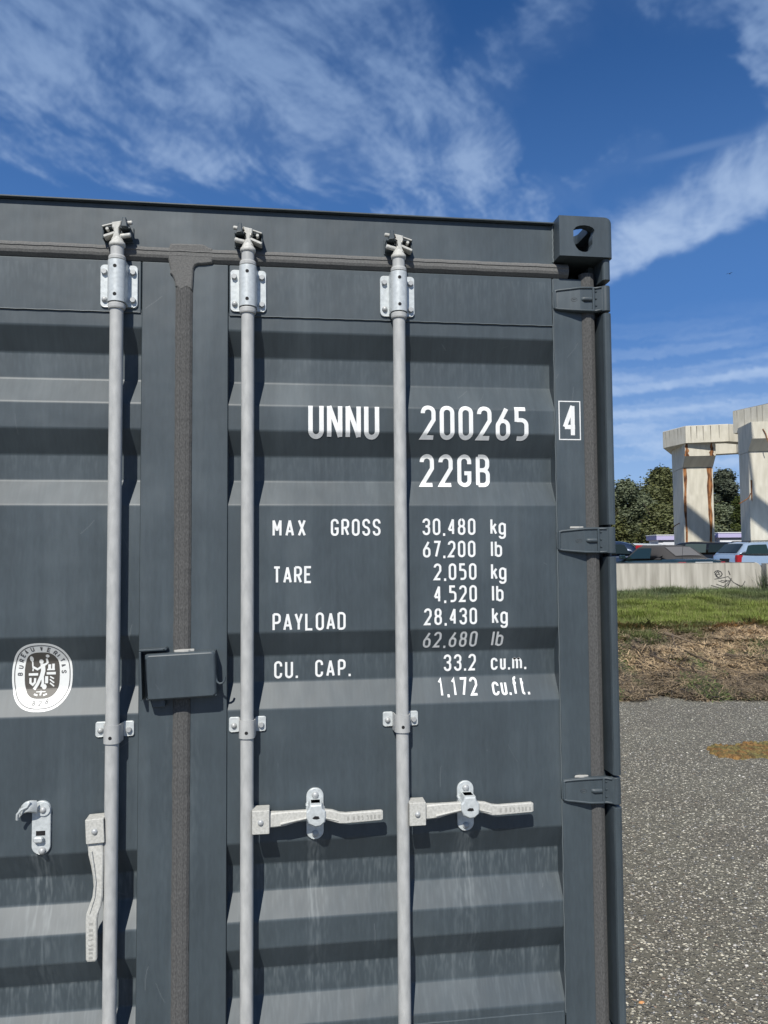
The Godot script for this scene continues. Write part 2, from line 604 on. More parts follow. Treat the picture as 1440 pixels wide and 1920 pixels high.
func tube(st: SurfaceTool, pts: Array, r: float, seg := 8, r1 := -1.0):
	if r1 < 0.0:
		r1 = r
	var up := Vector3(0.3, 0.2, 0.93)
	var rings := []
	var ns := []
	for i in pts.size():
		var d: Vector3 = (pts[mini(i + 1, pts.size() - 1)] - pts[maxi(i - 1, 0)]).normalized()
		var x := d.cross(up).normalized()
		if x.length() < 0.5:
			x = d.cross(Vector3.UP).normalized()
		var y := x.cross(d).normalized()
		up = y
		var ring := []
		var nn := []
		var rr := lerpf(r, r1, float(i) / (pts.size() - 1))
		for k in seg:
			var a := TAU * k / seg
			var n := x * cos(a) + y * sin(a)
			nn.append(n)
			ring.append(pts[i] + n * rr)
		rings.append(ring)
		ns.append(nn)
	for i in pts.size() - 1:
		for k in seg:
			var k1 := (k + 1) % seg
			quadn(st, rings[i][k], rings[i][k1], rings[i + 1][k1], rings[i + 1][k], ns[i][k], ns[i][k1], ns[i + 1][k1], ns[i + 1][k])
	for e in [0, pts.size() - 1]:
		var n: Vector3 = (pts[e] - pts[1 if e == 0 else e - 1]).normalized()
		for k in seg:
			tri(st, pts[e], rings[e][k], rings[e][(k + 1) % seg], n, n, n)

func inset(poly: PackedVector2Array, d: float) -> PackedVector2Array:
	var o := PackedVector2Array()
	var n := poly.size()
	var sgn := -1.0 if Geometry2D.is_polygon_clockwise(poly) else 1.0
	for i in n:
		var a := poly[(i + n - 1) % n]
		var b := poly[i]
		var c := poly[(i + 1) % n]
		var n0 := (b - a).normalized().orthogonal() * sgn
		var n1 := (c - b).normalized().orthogonal() * sgn
		var m := (n0 + n1)
		m = m / maxf(m.length_squared() * 0.5, 0.3)
		o.append(b - m * d)
	# orthogonal() turns one way or the other with the axes: keep the inner one
	var area := func(p: PackedVector2Array) -> float:
		var s := 0.0
		for i in p.size():
			s += p[i].cross(p[(i + 1) % p.size()])
		return absf(s)
	if area.call(o) > area.call(poly):
		for i in n:
			o[i] = poly[i] * 2.0 - o[i]
	return o

func prism(st: SurfaceTool, poly: PackedVector2Array, z0: float, z1: float, bev := 0.0, xf := Transform3D()):
	var top := inset(poly, bev) if bev > 0.0 else poly
	var n := poly.size()
	var cen := Vector2()
	for p in poly:
		cen += p / n
	var idx := Geometry2D.triangulate_polygon(top)
	var fz := (xf.basis * Vector3(0, 0, signf(z1 - z0))).normalized()
	for i in range(0, idx.size(), 3):
		var a := top[idx[i]]
		var b := top[idx[i + 1]]
		var c := top[idx[i + 2]]
		tri(st, xf * Vector3(a.x, a.y, z1), xf * Vector3(b.x, b.y, z1), xf * Vector3(c.x, c.y, z1), fz, fz, fz)
	idx = Geometry2D.triangulate_polygon(poly)
	for i in range(0, idx.size(), 3):
		var a := poly[idx[i]]
		var b := poly[idx[i + 1]]
		var c := poly[idx[i + 2]]
		tri(st, xf * Vector3(a.x, a.y, z0), xf * Vector3(b.x, b.y, z0), xf * Vector3(c.x, c.y, z0), -fz, -fz, -fz)
	var cw := Geometry2D.is_polygon_clockwise(poly)
	var zb := z1 - signf(z1 - z0) * bev
	for i in n:
		var a := poly[i]
		var b := poly[(i + 1) % n]
		var e := (b - a).normalized()
		var m := Vector2(e.y, -e.x)
		# outward side: step off the edge and test
		if Geometry2D.is_point_in_polygon((a + b) * 0.5 + m * 1e-5, poly):
			m = -m
		var n3 := (xf.basis * Vector3(m.x, m.y, 0)).normalized()
		quad(st, xf * Vector3(a.x, a.y, z0), xf * Vector3(b.x, b.y, z0), xf * Vector3(b.x, b.y, zb), xf * Vector3(a.x, a.y, zb), n3)
		if bev > 0.0:
			var ta := top[i]
			var tb := top[(i + 1) % n]
			quadn(st, xf * Vector3(a.x, a.y, zb), xf * Vector3(b.x, b.y, zb), xf * Vector3(tb.x, tb.y, z1), xf * Vector3(ta.x, ta.y, z1), (n3 + fz * 0.4).normalized(), (n3 + fz * 0.4).normalized(), (n3 * 0.4 + fz).normalized(), (n3 * 0.4 + fz).normalized())

func rrect(x0: float, y0: float, x1: float, y1: float, r: float, seg := 5) -> PackedVector2Array:
	var o := PackedVector2Array()
	for q in [[x1 - r, y1 - r, 0.0], [x0 + r, y1 - r, 0.25], [x0 + r, y0 + r, 0.5], [x1 - r, y0 + r, 0.75]]:
		for k in seg + 1:
			var a: float = TAU * (q[2] + 0.25 * k / seg)
			o.append(Vector2(q[0] + cos(a) * r, q[1] + sin(a) * r))
	return o

func loft(st: SurfaceTool, rings: Array, closed := true, smooth := true, caps := true):
	# rings of points along an axis; outward is away from each ring's middle
	var nr := rings.size()
	var np: int = rings[0].size()
	var mids := []
	for r in rings:
		var c := Vector3()
		for p in r:
			c += p / np
		mids.append(c)
	var nrm := []
	for i in nr:
		var row := []
		for k in np:
			var a: Vector3 = rings[mini(i + 1, nr - 1)][k] - rings[maxi(i - 1, 0)][k]
			var kp := (k + 1) % np if closed else mini(k + 1, np - 1)
			var km := (k + np - 1) % np if closed else maxi(k - 1, 0)
			var b: Vector3 = rings[i][kp] - rings[i][km]
			var n := a.cross(b).normalized()
			if n.dot(rings[i][k] - mids[i]) < 0.0:
				n = -n
			row.append(n)
		nrm.append(row)
	for i in nr - 1:
		for k in (np if closed else np - 1):
			var k1 := (k + 1) % np
			var p: Array = [rings[i][k], rings[i][k1], rings[i + 1][k1], rings[i + 1][k]]
			if smooth:
				quadn(st, p[0], p[1], p[2], p[3], nrm[i][k], nrm[i][k1], nrm[i + 1][k1], nrm[i + 1][k])
			else:
				var n: Vector3 = (p[2] - p[0]).cross(p[3] - p[1]).normalized()
				if n.dot((p[0] + p[2]) * 0.5 - (mids[i] + mids[i + 1]) * 0.5) < 0.0:
					n = -n
				quad(st, p[0], p[1], p[2], p[3], n)
	if caps and closed:
		for e in [0, nr - 1]:
			var n: Vector3 = (mids[e] - mids[1 if e == 0 else nr - 2]).normalized()
			for k in np:
				tri(st, mids[e], rings[e][k], rings[e][(k + 1) % np], n, n, n)

# ------------------------------------------------------------------ ground
func ground():
	var st := begin()
	quad(st, Vector3(-450, 0, -450), Vector3(450, 0, -450), Vector3(450, 0, 450), Vector3(-450, 0, 450), Vector3.UP)
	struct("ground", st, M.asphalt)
	# loose stones on the near asphalt
	var stone := begin()
	var ring0 := []
	var ring1 := []
	for k in 6:
		var a := TAU * k / 6.0
		ring0.append(Vector3(cos(a), -0.2, sin(a)) * Vector3(1, 1, 0.85))
		ring1.append(Vector3(cos(a + 0.4) * 0.75, 0.42, sin(a + 0.4) * 0.62))
	var top := Vector3(0.05, 0.68, 0.0)
	for k in 6:
		var k1 := (k + 1) % 6
		var n := Vector3(ring0[k].x + ring0[k1].x, 0.6, ring0[k].z + ring0[k1].z).normalized()
		tri(stone, ring0[k], ring0[k1], ring1[k], n, n, n)
		n = Vector3(ring1[k].x + ring0[k1].x, 1.0, ring1[k].z + ring0[k1].z).normalized()
		tri(stone, ring0[k1], ring1[k1], ring1[k], n, n, n)
		n = Vector3(ring1[k].x + ring1[k1].x, 2.0, ring1[k].z + ring1[k1].z).normalized()
		tri(stone, ring1[k], ring1[k1], top, n, n, n)
	var mesh := stone.commit()
	var tr := []
	var col := []
	for i in 9000:
		var d := 1.6 + pow(rng.randf(), 1.6) * 7.2
		var r := rng.randf_range(-2.0, 7.0) if i % 3 == 0 else rng.randf_range(0.28, 0.62) * d + 0.1
		var s := rng.randf_range(0.0018, 0.0045)
		if rng.randf() < 0.10:
			s = rng.randf_range(0.004, 0.0085)
		var b := Basis(Vector3.UP, rng.randf() * TAU).scaled(Vector3(s * rng.randf_range(0.8, 1.5), s * 0.8, s))
		tr.append(Transform3D(b, yard(r, s * 0.1, d)))
		var v := rng.randf_range(0.12, 0.3)
		var q := rng.randf()
		if q > 0.6:
			v = rng.randf_range(0.40, 0.72)
		col.append(Color(v, v * 0.96, v * (0.90 if q < 0.9 else 0.78)))
	# one rust coloured pebble
	tr.append(Transform3D(Basis().scaled(Vector3(0.012, 0.008, 0.008)), Vector3(1.542, 0.001, -0.609)))
	col.append(Color(0.62, 0.30, 0.12))
	scatter("gravel", mesh, M.tint, tr, col, "loose pale stones scattered over the grey asphalt", "gravel")

func scatter(called: String, mesh: Mesh, m: Material, tr: Array, col: Array, label := "", category := "", parent: Node = null) -> MultiMeshInstance3D:
	var mm := MultiMesh.new()
	mm.transform_format = MultiMesh.TRANSFORM_3D
	mm.use_colors = true
	mm.mesh = mesh
	mm.instance_count = tr.size()
	for i in tr.size():
		mm.set_instance_transform(i, tr[i])
		mm.set_instance_color(i, col[i])
	var o := MultiMeshInstance3D.new()
	o.multimesh = mm
	o.material_override = m
	put(o, called, parent)
	o.set_meta("kind", "stuff")
	if label:
		tag(o, label, category)
	return o

# ------------------------------------------------------------------ lettering: strokes laid on the corrugated skin
const GLYPH := {
	"U": "0,1 0,0~ 1,0~ 1,1", "N": "0,0 0,1|0,1 1,0|1,0 1,1", "0": "@0,.5 0,1~ 1,1~ 1,0~ 0,0~", "O": "@0,.5 0,1~ 1,1~ 1,0~ 0,0~",
	"2": "0,.8 0,1~ 1,1~ 1,.58 0,0 1,0", "6": ".85,1 0,.42|@0,.3 0,.58~ 1,.58~ 1,0~ 0,0~", "5": ".92,1 .06,1 .06,.56|.06,.62 1,.62~ 1,0~ .1,0",
	"4": ".78,0 .78,1|.78,1 0,.28|0,.28 1,.28", "G": "1,.74 1,1~ 0,1~ 0,0~ 1,0~ 1,.42 .5,.42", "B": "0,0 0,1|0,1 .95,1~ .95,.53~ 0,.53|.3,.53 1,.53~ 1,0~ 0,0",
	"M": "0,0 0,1|0,1 .5,.32|.5,.32 1,1|1,1 1,0", "A": "0,0 .5,1|.5,1 1,0|.18,.28 .82,.28", "X": "0,0 1,1|0,1 1,0",
	"R": "0,0 0,1|0,1 1,1~ 1,.47~ 0,.47|.5,.47 1,0", "S": "1,.76 1,1~ 0,1~ 0,.55~ 1,.45~ 1,0~ 0,0~ 0,.24", "T": "0,1 1,1|.5,1 .5,0",
	"E": "1,1 0,1 0,0 1,0|0,.52 .8,.52", "P": "0,0 0,1|0,1 1,1~ 1,.45~ 0,.45", "Y": "0,1 .5,.42|1,1 .5,.42|.5,.42 .5,0", "L": "0,1 0,0 1,0",
	"D": "0,0 0,1|0,1 1,1~ 1,0~ 0,0", "C": "1,.72 1,1~ 0,1~ 0,0~ 1,0~ 1,.28", "3": "0,.78 0,1~ 1,1~ 1,.53~ .35,.53|.35,.53 1,.53~ 1,0~ 0,0~ 0,.22",
	"8": "@.5,.53 .06,.53~ .06,1~ .94,1~ .94,.53~|@.5,.53 0,.53~ 0,0~ 1,0~ 1,.53~", "7": "0,1 1,1 .35,0", "1": ".1,.8 .6,1 .6,0", "I": ".5,0 .5,1", "V": "0,1 .5,0|.5,0 1,1",
	"H": "0,0 0,1|1,0 1,1|0,.5 1,.5", "k": "0,0 0,1|.95,.68 0,.3|.4,.45 1,0", "g": "1,.7 1,-.3~ 0,-.3~ 0,-.16|@1,.35 1,.7~ 0,.7~ 0,0~ 1,0~",
	"l": ".5,0 .5,1", "b": "0,0 0,1|@0,.35 0,.7~ 1,.7~ 1,0~ 0,0~", "c": "1,.52 1,.7~ 0,.7~ 0,0~ 1,0~ 1,.18", "u": "0,.7 0,0~ 1,0~ 1,.7|1,.2 1,0",
	"m": "0,0 0,.7|0,.5 0,.7~ .5,.7~ .5,0|.5,.5 .5,.7~ 1,.7~ 1,0", "f": "1,1 .4,1~ .4,0|0,.66 .9,.66", "t": ".4,.95 .4,0~ 1,0|0,.66 .9,.66",
	".": ".5,0 .5,.001", ",": ".7,.05 .25,-.13",
}
const NARROW := {".": 0.10, ",": 0.13, "l": 0.12, "I": 0.14, "1": 0.36, "t": 0.32, "f": 0.34, "m": 0.62, "M": 0.52, "V": 0.5, "A": 0.5, "c": 0.42, "k": 0.42}

func zprof(y: float) -> float:
	if prof.is_empty():
		return flat_z
	for i in prof.size() - 1:
		if y <= prof[i].x and y >= prof[i + 1].x:
			return lerpf(prof[i].y, prof[i + 1].y, (prof[i].x - y) / maxf(prof[i].x - prof[i + 1].x, 1e-9))
	return prof[0].y

func decal(st: SurfaceTool, poly: PackedVector2Array, off: float, flat := false):
	var lo := INF
	var hi := -INF
	for p in poly:
		lo = minf(lo, p.y)
		hi = maxf(hi, p.y)
	if flat:
		var idx := Geometry2D.triangulate_polygon(poly)
		for i in range(0, idx.size(), 3):
			var v := []
			for q in 3:
				v.append(Vector3(poly[idx[i + q]].x, poly[idx[i + q]].y, flat_z + off))
			tri(st, v[0], v[1], v[2], Vector3.BACK, Vector3.BACK, Vector3.BACK)
		return
	for i in prof.size() - 1:
		var a := prof[i]
		var b := prof[i + 1]
		if b.x > hi or a.x < lo or a.x - b.x < 1e-6:
			continue
		var n := Vector3(0, -(a.y - b.y), a.x - b.x).normalized()
		if n.z < 0:
			n = -n
		var strip := PackedVector2Array([Vector2(-3, b.x), Vector2(3, b.x), Vector2(3, a.x), Vector2(-3, a.x)])
		for piece in Geometry2D.intersect_polygons(poly, strip):
			var idx := Geometry2D.triangulate_polygon(piece)
			for k in range(0, idx.size(), 3):
				var v := []
				for q in 3:
					var p: Vector2 = piece[idx[k + q]]
					v.append(Vector3(p.x, p.y, lerpf(a.y, b.y, (a.x - p.y) / (a.x - b.x)) + off))
				tri(st, v[0], v[1], v[2], n, n, n)

func rounded(pts: Array, rads: Array, closed: bool) -> PackedVector2Array:
	var o := PackedVector2Array()
	var n := pts.size()
	for i in n:
		var b: Vector2 = pts[i]
		if rads[i] <= 0.0 or (not closed and (i == 0 or i == n - 1)):
			o.append(b)
			continue
		var a: Vector2 = pts[(i + n - 1) % n]
		var c: Vector2 = pts[(i + 1) % n]
		var r: float = minf(rads[i], minf(a.distance_to(b), b.distance_to(c)) * 0.999)
		var d0 := (a - b).normalized()
		var d1 := (c - b).normalized()
		for k in 9:
			var t := k / 8.0
			# quarter of an ellipse between the two arms
			var s := sin(t * PI * 0.5)
			var co := cos(t * PI * 0.5)
			o.append(b + d0 * r * (1.0 - s) + d1 * r * (1.0 - co))
	return o

func stroke_quads(line: PackedVector2Array, w: float, closed: bool) -> Array:
	var q := []
	var n := line.size()
	var clean := PackedVector2Array()
	for p in line:
		if clean.is_empty() or clean[clean.size() - 1].distance_to(p) > 1e-6:
			clean.append(p)
	if closed and clean[0].distance_to(clean[clean.size() - 1]) < 1e-6:
		clean.remove_at(clean.size() - 1)
	n = clean.size()
	var L := []
	var R := []
	for i in n:
		var d0: Vector2
		var d1: Vector2
		if closed or i > 0:
			d0 = (clean[i] - clean[(i + n - 1) % n]).normalized()
		if closed or i < n - 1:
			d1 = (clean[(i + 1) % n] - clean[i]).normalized()
		if d0 == Vector2.ZERO:
			d0 = d1
		if d1 == Vector2.ZERO:
			d1 = d0
		var n0 := Vector2(-d0.y, d0.x)
		var n1 := Vector2(-d1.y, d1.x)
		var m := n0 + n1
		m = m / maxf(m.length_squared() * 0.5, 0.35)
		L.append(clean[i] + m * w * 0.5)
		R.append(clean[i] - m * w * 0.5)
	for i in (n if closed else n - 1):
		var j := (i + 1) % n
		q.append(PackedVector2Array([L[i], L[j], R[j], R[i]]))
	return q

func glyph_lines(ch: String, x: float, y: float, w: float, h: float, t: float) -> Array:
	# [polyline, closed] with the stroke's middle kept inside the letter's box
	var o := []
	for part in GLYPH[ch].split("|"):
		var closed: bool = part.begins_with("@")
		var pts := []
		var rads := []
		for s in part.trim_prefix("@").split(" "):
			var xy: PackedStringArray = s.trim_suffix("~").split(",")
			pts.append(Vector2(x + t * 0.5 + float(xy[0]) * maxf(w - t, 0.0), y + t * 0.5 + float(xy[1]) * (h - t)))
			rads.append((w - t) * 0.5 if s.ends_with("~") else 0.0)
		if ch == ".":
			pts = [Vector2(x + w * 0.5, y), Vector2(x + w * 0.5, y + t * 1.05)]
		o.append([rounded(pts, rads, closed), closed])
	return o

func write(st: SurfaceTool, s: String, x0: float, x1: float, y: float, h: float, t: float, off := 0.0010, flat := false, xf := Transform2D(), gw := 0.44):
	var ws := []
	var total := 0.0
	for ch in s:
		var w: float = (NARROW[ch] if NARROW.has(ch) else gw) * h
		ws.append(w)
		total += w
	var gap := (x1 - x0 - total) / maxf(s.length() - 1, 1.0)
	var x := x0
	for i in s.length():
		var k := 0
		for l in glyph_lines(s[i], x, y, ws[i], h, t):
			for q in stroke_quads(l[0], t, l[1]):
				for e in 4:
					q[e] = xf * q[e]
				decal(st, q, off + k * 0.00006, flat)
			k += 1
		x += ws[i] + gap

# ------------------------------------------------------------------ container
func container():
	cont = thing("shipping_container", "dark grey steel shipping container seen from its closed double doors with four galvanised locking bars", "shipping container")
	# corrugation of the door skins, with soft bends
	var raw := [[2.29, 0], [2.240, 0], [2.1732, 1], [2.1016, 1], [2.032, 0], [1.9614, 0], [1.8935, 1], [1.8234, 1], [1.7545, 0], [1.4043, 0], [1.3372, 1], [1.2648, 1], [1.1971, 0], [0.8415, 0], [0.7716, 1], [0.7015, 1], [0.6338, 0], [0.5628, 0], [0.494, 1], [0.4228, 1], [0.355, 0], [0.32, 0]]
	var pts := []
	for r in raw:
		pts.append(Vector2(r[0] + r[1] * (r[0] - 1.627) * 0.0022, ZD - 0.0405 * r[1]))
	prof.append(pts[0])
	for i in range(1, pts.size() - 1):
		var a: Vector2 = pts[i - 1]
		var b: Vector2 = pts[i]
		var c: Vector2 = pts[i + 1]
		var r := 0.0045
		var p0: Vector2 = b + (a - b).normalized() * r
		var p2: Vector2 = b + (c - b).normalized() * r
		prof.append(p0)
		prof.append((p0 + p2 + b * 2.0) * 0.25)
		prof.append(p2)
	prof.append(pts[pts.size() - 1])
	for side in [1.0, -1.0]:
		door(side)
	header_and_posts()
	for x in [0.171, 0.590]:
		locking_bar(x, 1.0, 1.0, true)
	locking_bar(-0.1755, -1.0, -1.0, false)
	locking_bar(-0.594, -1.0, -1.0, true)
	for h in [[2.3575, false], [1.652, true], [0.943, true], [0.235, false]]:
		hinge(1.0, h[0], h[1])
		hinge(-1.0, h[0], false)
	lock_box()
	door_writing()
	round_sticker()

func corrugated(st: SurfaceTool, x0: float, x1: float, dz: float):
	for i in prof.size() - 1:
		var a := prof[i]
		var b := prof[i + 1]
		var na := Vector3.ZERO
		var nn := func(p: Vector2, q: Vector2) -> Vector3:
			var v := Vector3(0, -(p.y - q.y), p.x - q.x).normalized()
			return v if v.z > 0 else -v
		var n: Vector3 = nn.call(a, b)
		na = (n + nn.call(prof[i - 1], a)).normalized() if i > 0 else n
		var nb: Vector3 = (n + nn.call(b, prof[i + 2])).normalized() if i + 2 < prof.size() else n
		if (a - b).length() > 0.02:      # long facets stay flat, only the bends are soft
			na = n
			nb = n
		elif i > 0 and (prof[i - 1] - a).length() > 0.02:
			na = nn.call(prof[i - 1], a)
		if (a - b).length() <= 0.02 and i + 2 < prof.size() and (b - prof[i + 2]).length() > 0.02:
			nb = nn.call(b, prof[i + 2])
		quadn(st, Vector3(x0, a.x, a.y + dz), Vector3(x1, a.x, a.y + dz), Vector3(x1, b.x, b.y + dz), Vector3(x0, b.x, b.y + dz), na, na, nb, nb)

func door(s: float):
	var d := node("door_leaf", cont)
	var flip := func(a: float, b: float) -> Array:
		return [minf(a * s, b * s), maxf(a * s, b * s)]
	var st := begin()
	var e: Array = flip.call(0.112, 1.060)
	corrugated(st, e[0], e[1], 0.0)
	corrugated(st, e[0], e[1], -0.002)
	obj("corrugated_panel", st, M.paint, d)
	var zf := ZD + 0.004
	st = begin()
	e = flip.call(0.118, 1.0515)
	bx(st, Vector3(e[0], 2.2795, -0.105), Vector3(e[1], 2.424, zf), 0.003)
	obj("top_rail", st, M.paint, d)
	st = begin()
	bx(st, Vector3(e[0], 0.150, -0.105), Vector3(e[1], 0.334, zf), 0.003)
	obj("bottom_rail", st, M.paint, d)
	st = begin()
	e = flip.call(0.018, 0.1165)
	bx(st, Vector3(e[0], 0.150, -0.105), Vector3(e[1], 2.424, zf + 0.0005), 0.003)
	obj("inner_stile", st, M.paint, d)
	st = begin()
	e = flip.call(1.0535, 1.150)
	bx(st, Vector3(e[0], 0.150, -0.105), Vector3(e[1], 2.424, zf + 0.0005), 0.003)
	obj("outer_stile", st, M.paint, d)
	# weld runs beside the rails and the stile
	st = begin()
	var p := []
	for i in 90:
		p.append(Vector3(s * (1.0525 + 0.0006 * sin(i * 1.7)), 2.42 - i * 0.0235, zf - 0.0003 + 0.0005 * sin(i * 2.9)))
	tube(st, p, 0.0016, 6)
	obj("weld_bead", st, M.weld, d)
	st = begin()
	p = []
	for i in 50:
		p.append(Vector3(s * (0.12 + 0.93 * i / 49.0), 2.2815 + 0.0005 * sin(i * 2.1), zf - 0.0006))
	tube(st, p, 0.0014, 6)
	obj("weld_bead", st, M.weld, d)

func gasket_sweep(st: SurfaceTool, along: Array, section: Array):
	# section: [across, up] pairs; along: [origin, across, up] triples
	var rings := []
	for a in along:
		var ring := []
		for q in section:
			ring.append(a[0] + a[1] * q[0] + a[2] * q[1])
		rings.append(ring)
	for i in rings.size() - 1:
		for k in section.size() - 1:
			var n: Vector3 = (rings[i + 1][k] - rings[i][k]).cross(rings[i][k + 1] - rings[i][k]).normalized()
			if n.dot(along[i][2]) < 0.0 and absf(n.dot(along[i][2])) > 0.05:
				n = -n
			elif n.dot(rings[i][k] - (rings[i][0] + rings[i][section.size() - 1]) * 0.5) < 0.0 and absf(n.dot(along[i][2])) <= 0.05:
				n = -n
			quad(st, rings[i][k], rings[i + 1][k], rings[i + 1][k + 1], rings[i][k + 1], n)

func header_and_posts():
	# header beam and its drip lip
	var st := begin()
	bx(st, Vector3(-1.0575, 2.458, -0.16), Vector3(1.0575, 2.5795, ZD + 0.006), 0.002)
	var hd := obj("header_beam", st, M.paint, cont)
	st = begin()
	bx(st, Vector3(-1.056, 2.5805, -0.17), Vector3(1.056, 2.5845, -0.0345), 0.0008)
	obj("drip_lip", st, M.paint, hd)
	for s in [-1.0, 1.0]:
		st = begin()
		var p := []
		for i in 16:
			p.append(Vector3(s * (1.0545 + 0.0008 * sin(i * 2.3)), 2.47 + 0.0073 * i, ZD + 0.0065))
		tube(st, p, 0.003, 6)
		obj("weld_bead", st, M.weld, hd)
	# door seals
	st = begin()
	var sec := [[-0.030, -0.012], [-0.0275, -0.0005], [-0.022, 0.0050], [-0.0135, 0.0078], [-0.0125, 0.0072], [0.003, 0.0082], [0.004, 0.0076], [0.0125, 0.0062], [0.0190, 0.001], [0.0222, -0.012]]
	var al := []
	var sn := FastNoiseLite.new()
	sn.seed = 13
	sn.frequency = 1.0
	sn.fractal_octaves = 3
	for i in 150:
		var y := 2.418 - i * 0.0152
		al.append([Vector3(0.0016 * sn.get_noise_1d(y * 9.0) + 0.0012 * sn.get_noise_1d(y * 40.0 + 50.0), y, ZD + 0.004 + 0.001 * sn.get_noise_1d(y * 25.0 + 9.0)), Vector3(1, 0, 0), Vector3(0, 0, 1)])
	gasket_sweep(st, al, sec)
	obj("door_seal", st, M.rubber, cont)
	for s in [1.0, -1.0]:
		st = begin()
		al = []
		for i in 40:
			var y := 2.44 - i * 0.058
			al.append([Vector3(s * 1.1625, y, ZD + 0.004), Vector3(s, 0, 0), Vector3(0, 0, 1)])
		gasket_sweep(st, al, [[-0.0255, -0.012], [-0.022, 0.002], [-0.012, 0.010], [0.002, 0.0105], [0.014, 0.004], [0.020, -0.006], [0.0225, -0.016]])
		obj("door_seal", st, M.rubber, cont)
	st = begin()
	al = []
	for i in 140:
		al.append([Vector3(-1.10 + 2.20 * i / 139.0, 2.442 + 0.0012 * sn.get_noise_1d(i * 0.5) + 0.001 * sn.get_noise_1d(i * 0.11 + 70.0), ZD + 0.0008 * sn.get_noise_1d(i * 0.4 + 30.0)), Vector3(0, -1, 0), Vector3(0, 0, 1)])
	gasket_sweep(st, al, [[-0.028, -0.006], [-0.0245, 0.004], [-0.016, 0.0125], [-0.0105, 0.0148], [-0.0085, 0.0128], [0.001, 0.0138], [0.008, 0.0110], [0.016, 0.0015], [0.023, -0.012]])
	obj("door_seal", st, M.rubber_flat, cont)
	# moulded joint of the seals over the gap between the doors
	st = begin()
	prism(st, PackedVector2Array([Vector2(-0.040, 2.4745), Vector2(-0.012, 2.4760), Vector2(0.018, 2.4758), Vector2(0.045, 2.4765), Vector2(0.054, 2.4735), Vector2(0.061, 2.4685), Vector2(0.072, 2.4655), Vector2(0.078, 2.448), Vector2(0.073, 2.4235), Vector2(0.050, 2.4195), Vector2(0.034, 2.4185), Vector2(0.0270, 2.4145), Vector2(0.0228, 2.405), Vector2(0.0215, 2.375), Vector2(0.0195, 2.345), Vector2(0.004, 2.352), Vector2(-0.012, 2.343), Vector2(-0.0265, 2.356), Vector2(-0.029, 2.372), Vector2(-0.0345, 2.384), Vector2(-0.041, 2.391), Vector2(-0.0395, 2.402), Vector2(-0.042, 2.411), Vector2(-0.045, 2.426), Vector2(-0.050, 2.445)]), ZD - 0.01, ZD + 0.0132, 0.0050)
	obj("seal_joint", st, M.rubber_flat, cont)
	# posts and castings
	for s in [1.0, -1.0]:
		st = begin()
		bx(st, Vector3(minf(s * 1.175, s * 1.2065), 0.12, -0.16), Vector3(maxf(s * 1.175, s * 1.2065), 2.475, -0.082), 0.003)
		bx(st, Vector3(minf(s * 1.2080, s * 1.2165), 0.12, -0.16), Vector3(maxf(s * 1.2080, s * 1.2165), 2.475, -0.050), 0.003)
		var post := obj("corner_post", st, M.paint, cont)
		for seg in [[2.4725, 2.411], [2.3125, 1.697], [1.6045, 0.9885], [0.8975, 0.285], [0.185, 0.12]]:
			st = begin()
			var poly := PackedVector2Array()
			for q in [[1.1915, -0.09], [1.1915, -0.018], [1.1935, -0.012], [1.1975, -0.009], [1.2060, -0.009], [1.2120, -0.012], [1.2155, -0.018], [1.2170, -0.028], [1.2170, -0.09]]:
				poly.append(Vector2(s * q[0], q[1]))
			# outline in plan, drawn upwards
			prism(st, poly, -seg[1], -seg[0], 0.001, Transform3D(Basis(Vector3(1, 0, 0), Vector3(0, 0, 1), Vector3(0, -1, 0)), Vector3.ZERO))
			obj("post_flange", st, M.paint, post)
		for top in [true, false]:
			casting(s, top)
	# the box behind the doors
	st = begin()
	bx(st, Vector3(-1.2, 2.5515, -6.0), Vector3(1.2, 2.5705, -0.17), 0.0)
	obj("roof", st, M.paint, cont)
	st = begin()
	bx(st, Vector3(-1.2, 0.03, -6.0), Vector3(1.2, 0.148, -0.03), 0.004)
	obj("door_sill", st, M.paint, cont)
	for s in [1.0, -1.0]:
		st = begin()
		var z := -0.16
		var xs := [1.213, 1.213, 1.177, 1.177]
		var zs := [0.0, 0.072, 0.140, 0.210]
		while z > -5.8:
			for k in 4:
				var x0: float = xs[k] * s
				var x1: float = xs[(k + 1) % 4] * s
				var z0: float = z - zs[k]
				var z1: float = z - (zs[k + 1] if k < 3 else 0.278)
				var n := Vector3(z0 - z1, 0, -(x0 - x1) * -1.0).normalized()
				if n.x * s < 0:
					n = -n
				quad(st, Vector3(x0, 0.14, z0), Vector3(x0, 2.56, z0), Vector3(x1, 2.56, z1), Vector3(x1, 0.14, z1), n)
			z -= 0.278
		bx(st, Vector3(minf(1.15 * s, 1.17 * s), 0.14, -6.0), Vector3(maxf(1.15 * s, 1.17 * s), 2.56, -0.17), 0.0)
		obj("side_wall", st, M.paint, cont)
		st = begin()
		bx(st, Vector3(minf(1.15 * s, 1.214 * s), 2.50, -5.9), Vector3(maxf(1.15 * s, 1.214 * s), 2.575, -0.18), 0.004)
		obj("roof_rail", st, M.paint, cont)
	st = begin()
	bx(st, Vector3(-1.2, 0.03, -6.05), Vector3(1.2, 2.57, -6.0), 0.004)
	obj("end_wall", st, M.paint, cont)

func slot(w: float, h: float, seg := 14) -> PackedVector2Array:
	# a stadium w wide and h high
	var o := PackedVector2Array()
	var r := minf(w, h) * 0.5
	for k in seg * 2:
		var a := TAU * (k + 0.5) / (seg * 2)
		o.append(Vector2(cos(a) * r + signf(cos(a)) * (w * 0.5 - r), sin(a) * r + signf(sin(a)) * (h * 0.5 - r)))
	return o

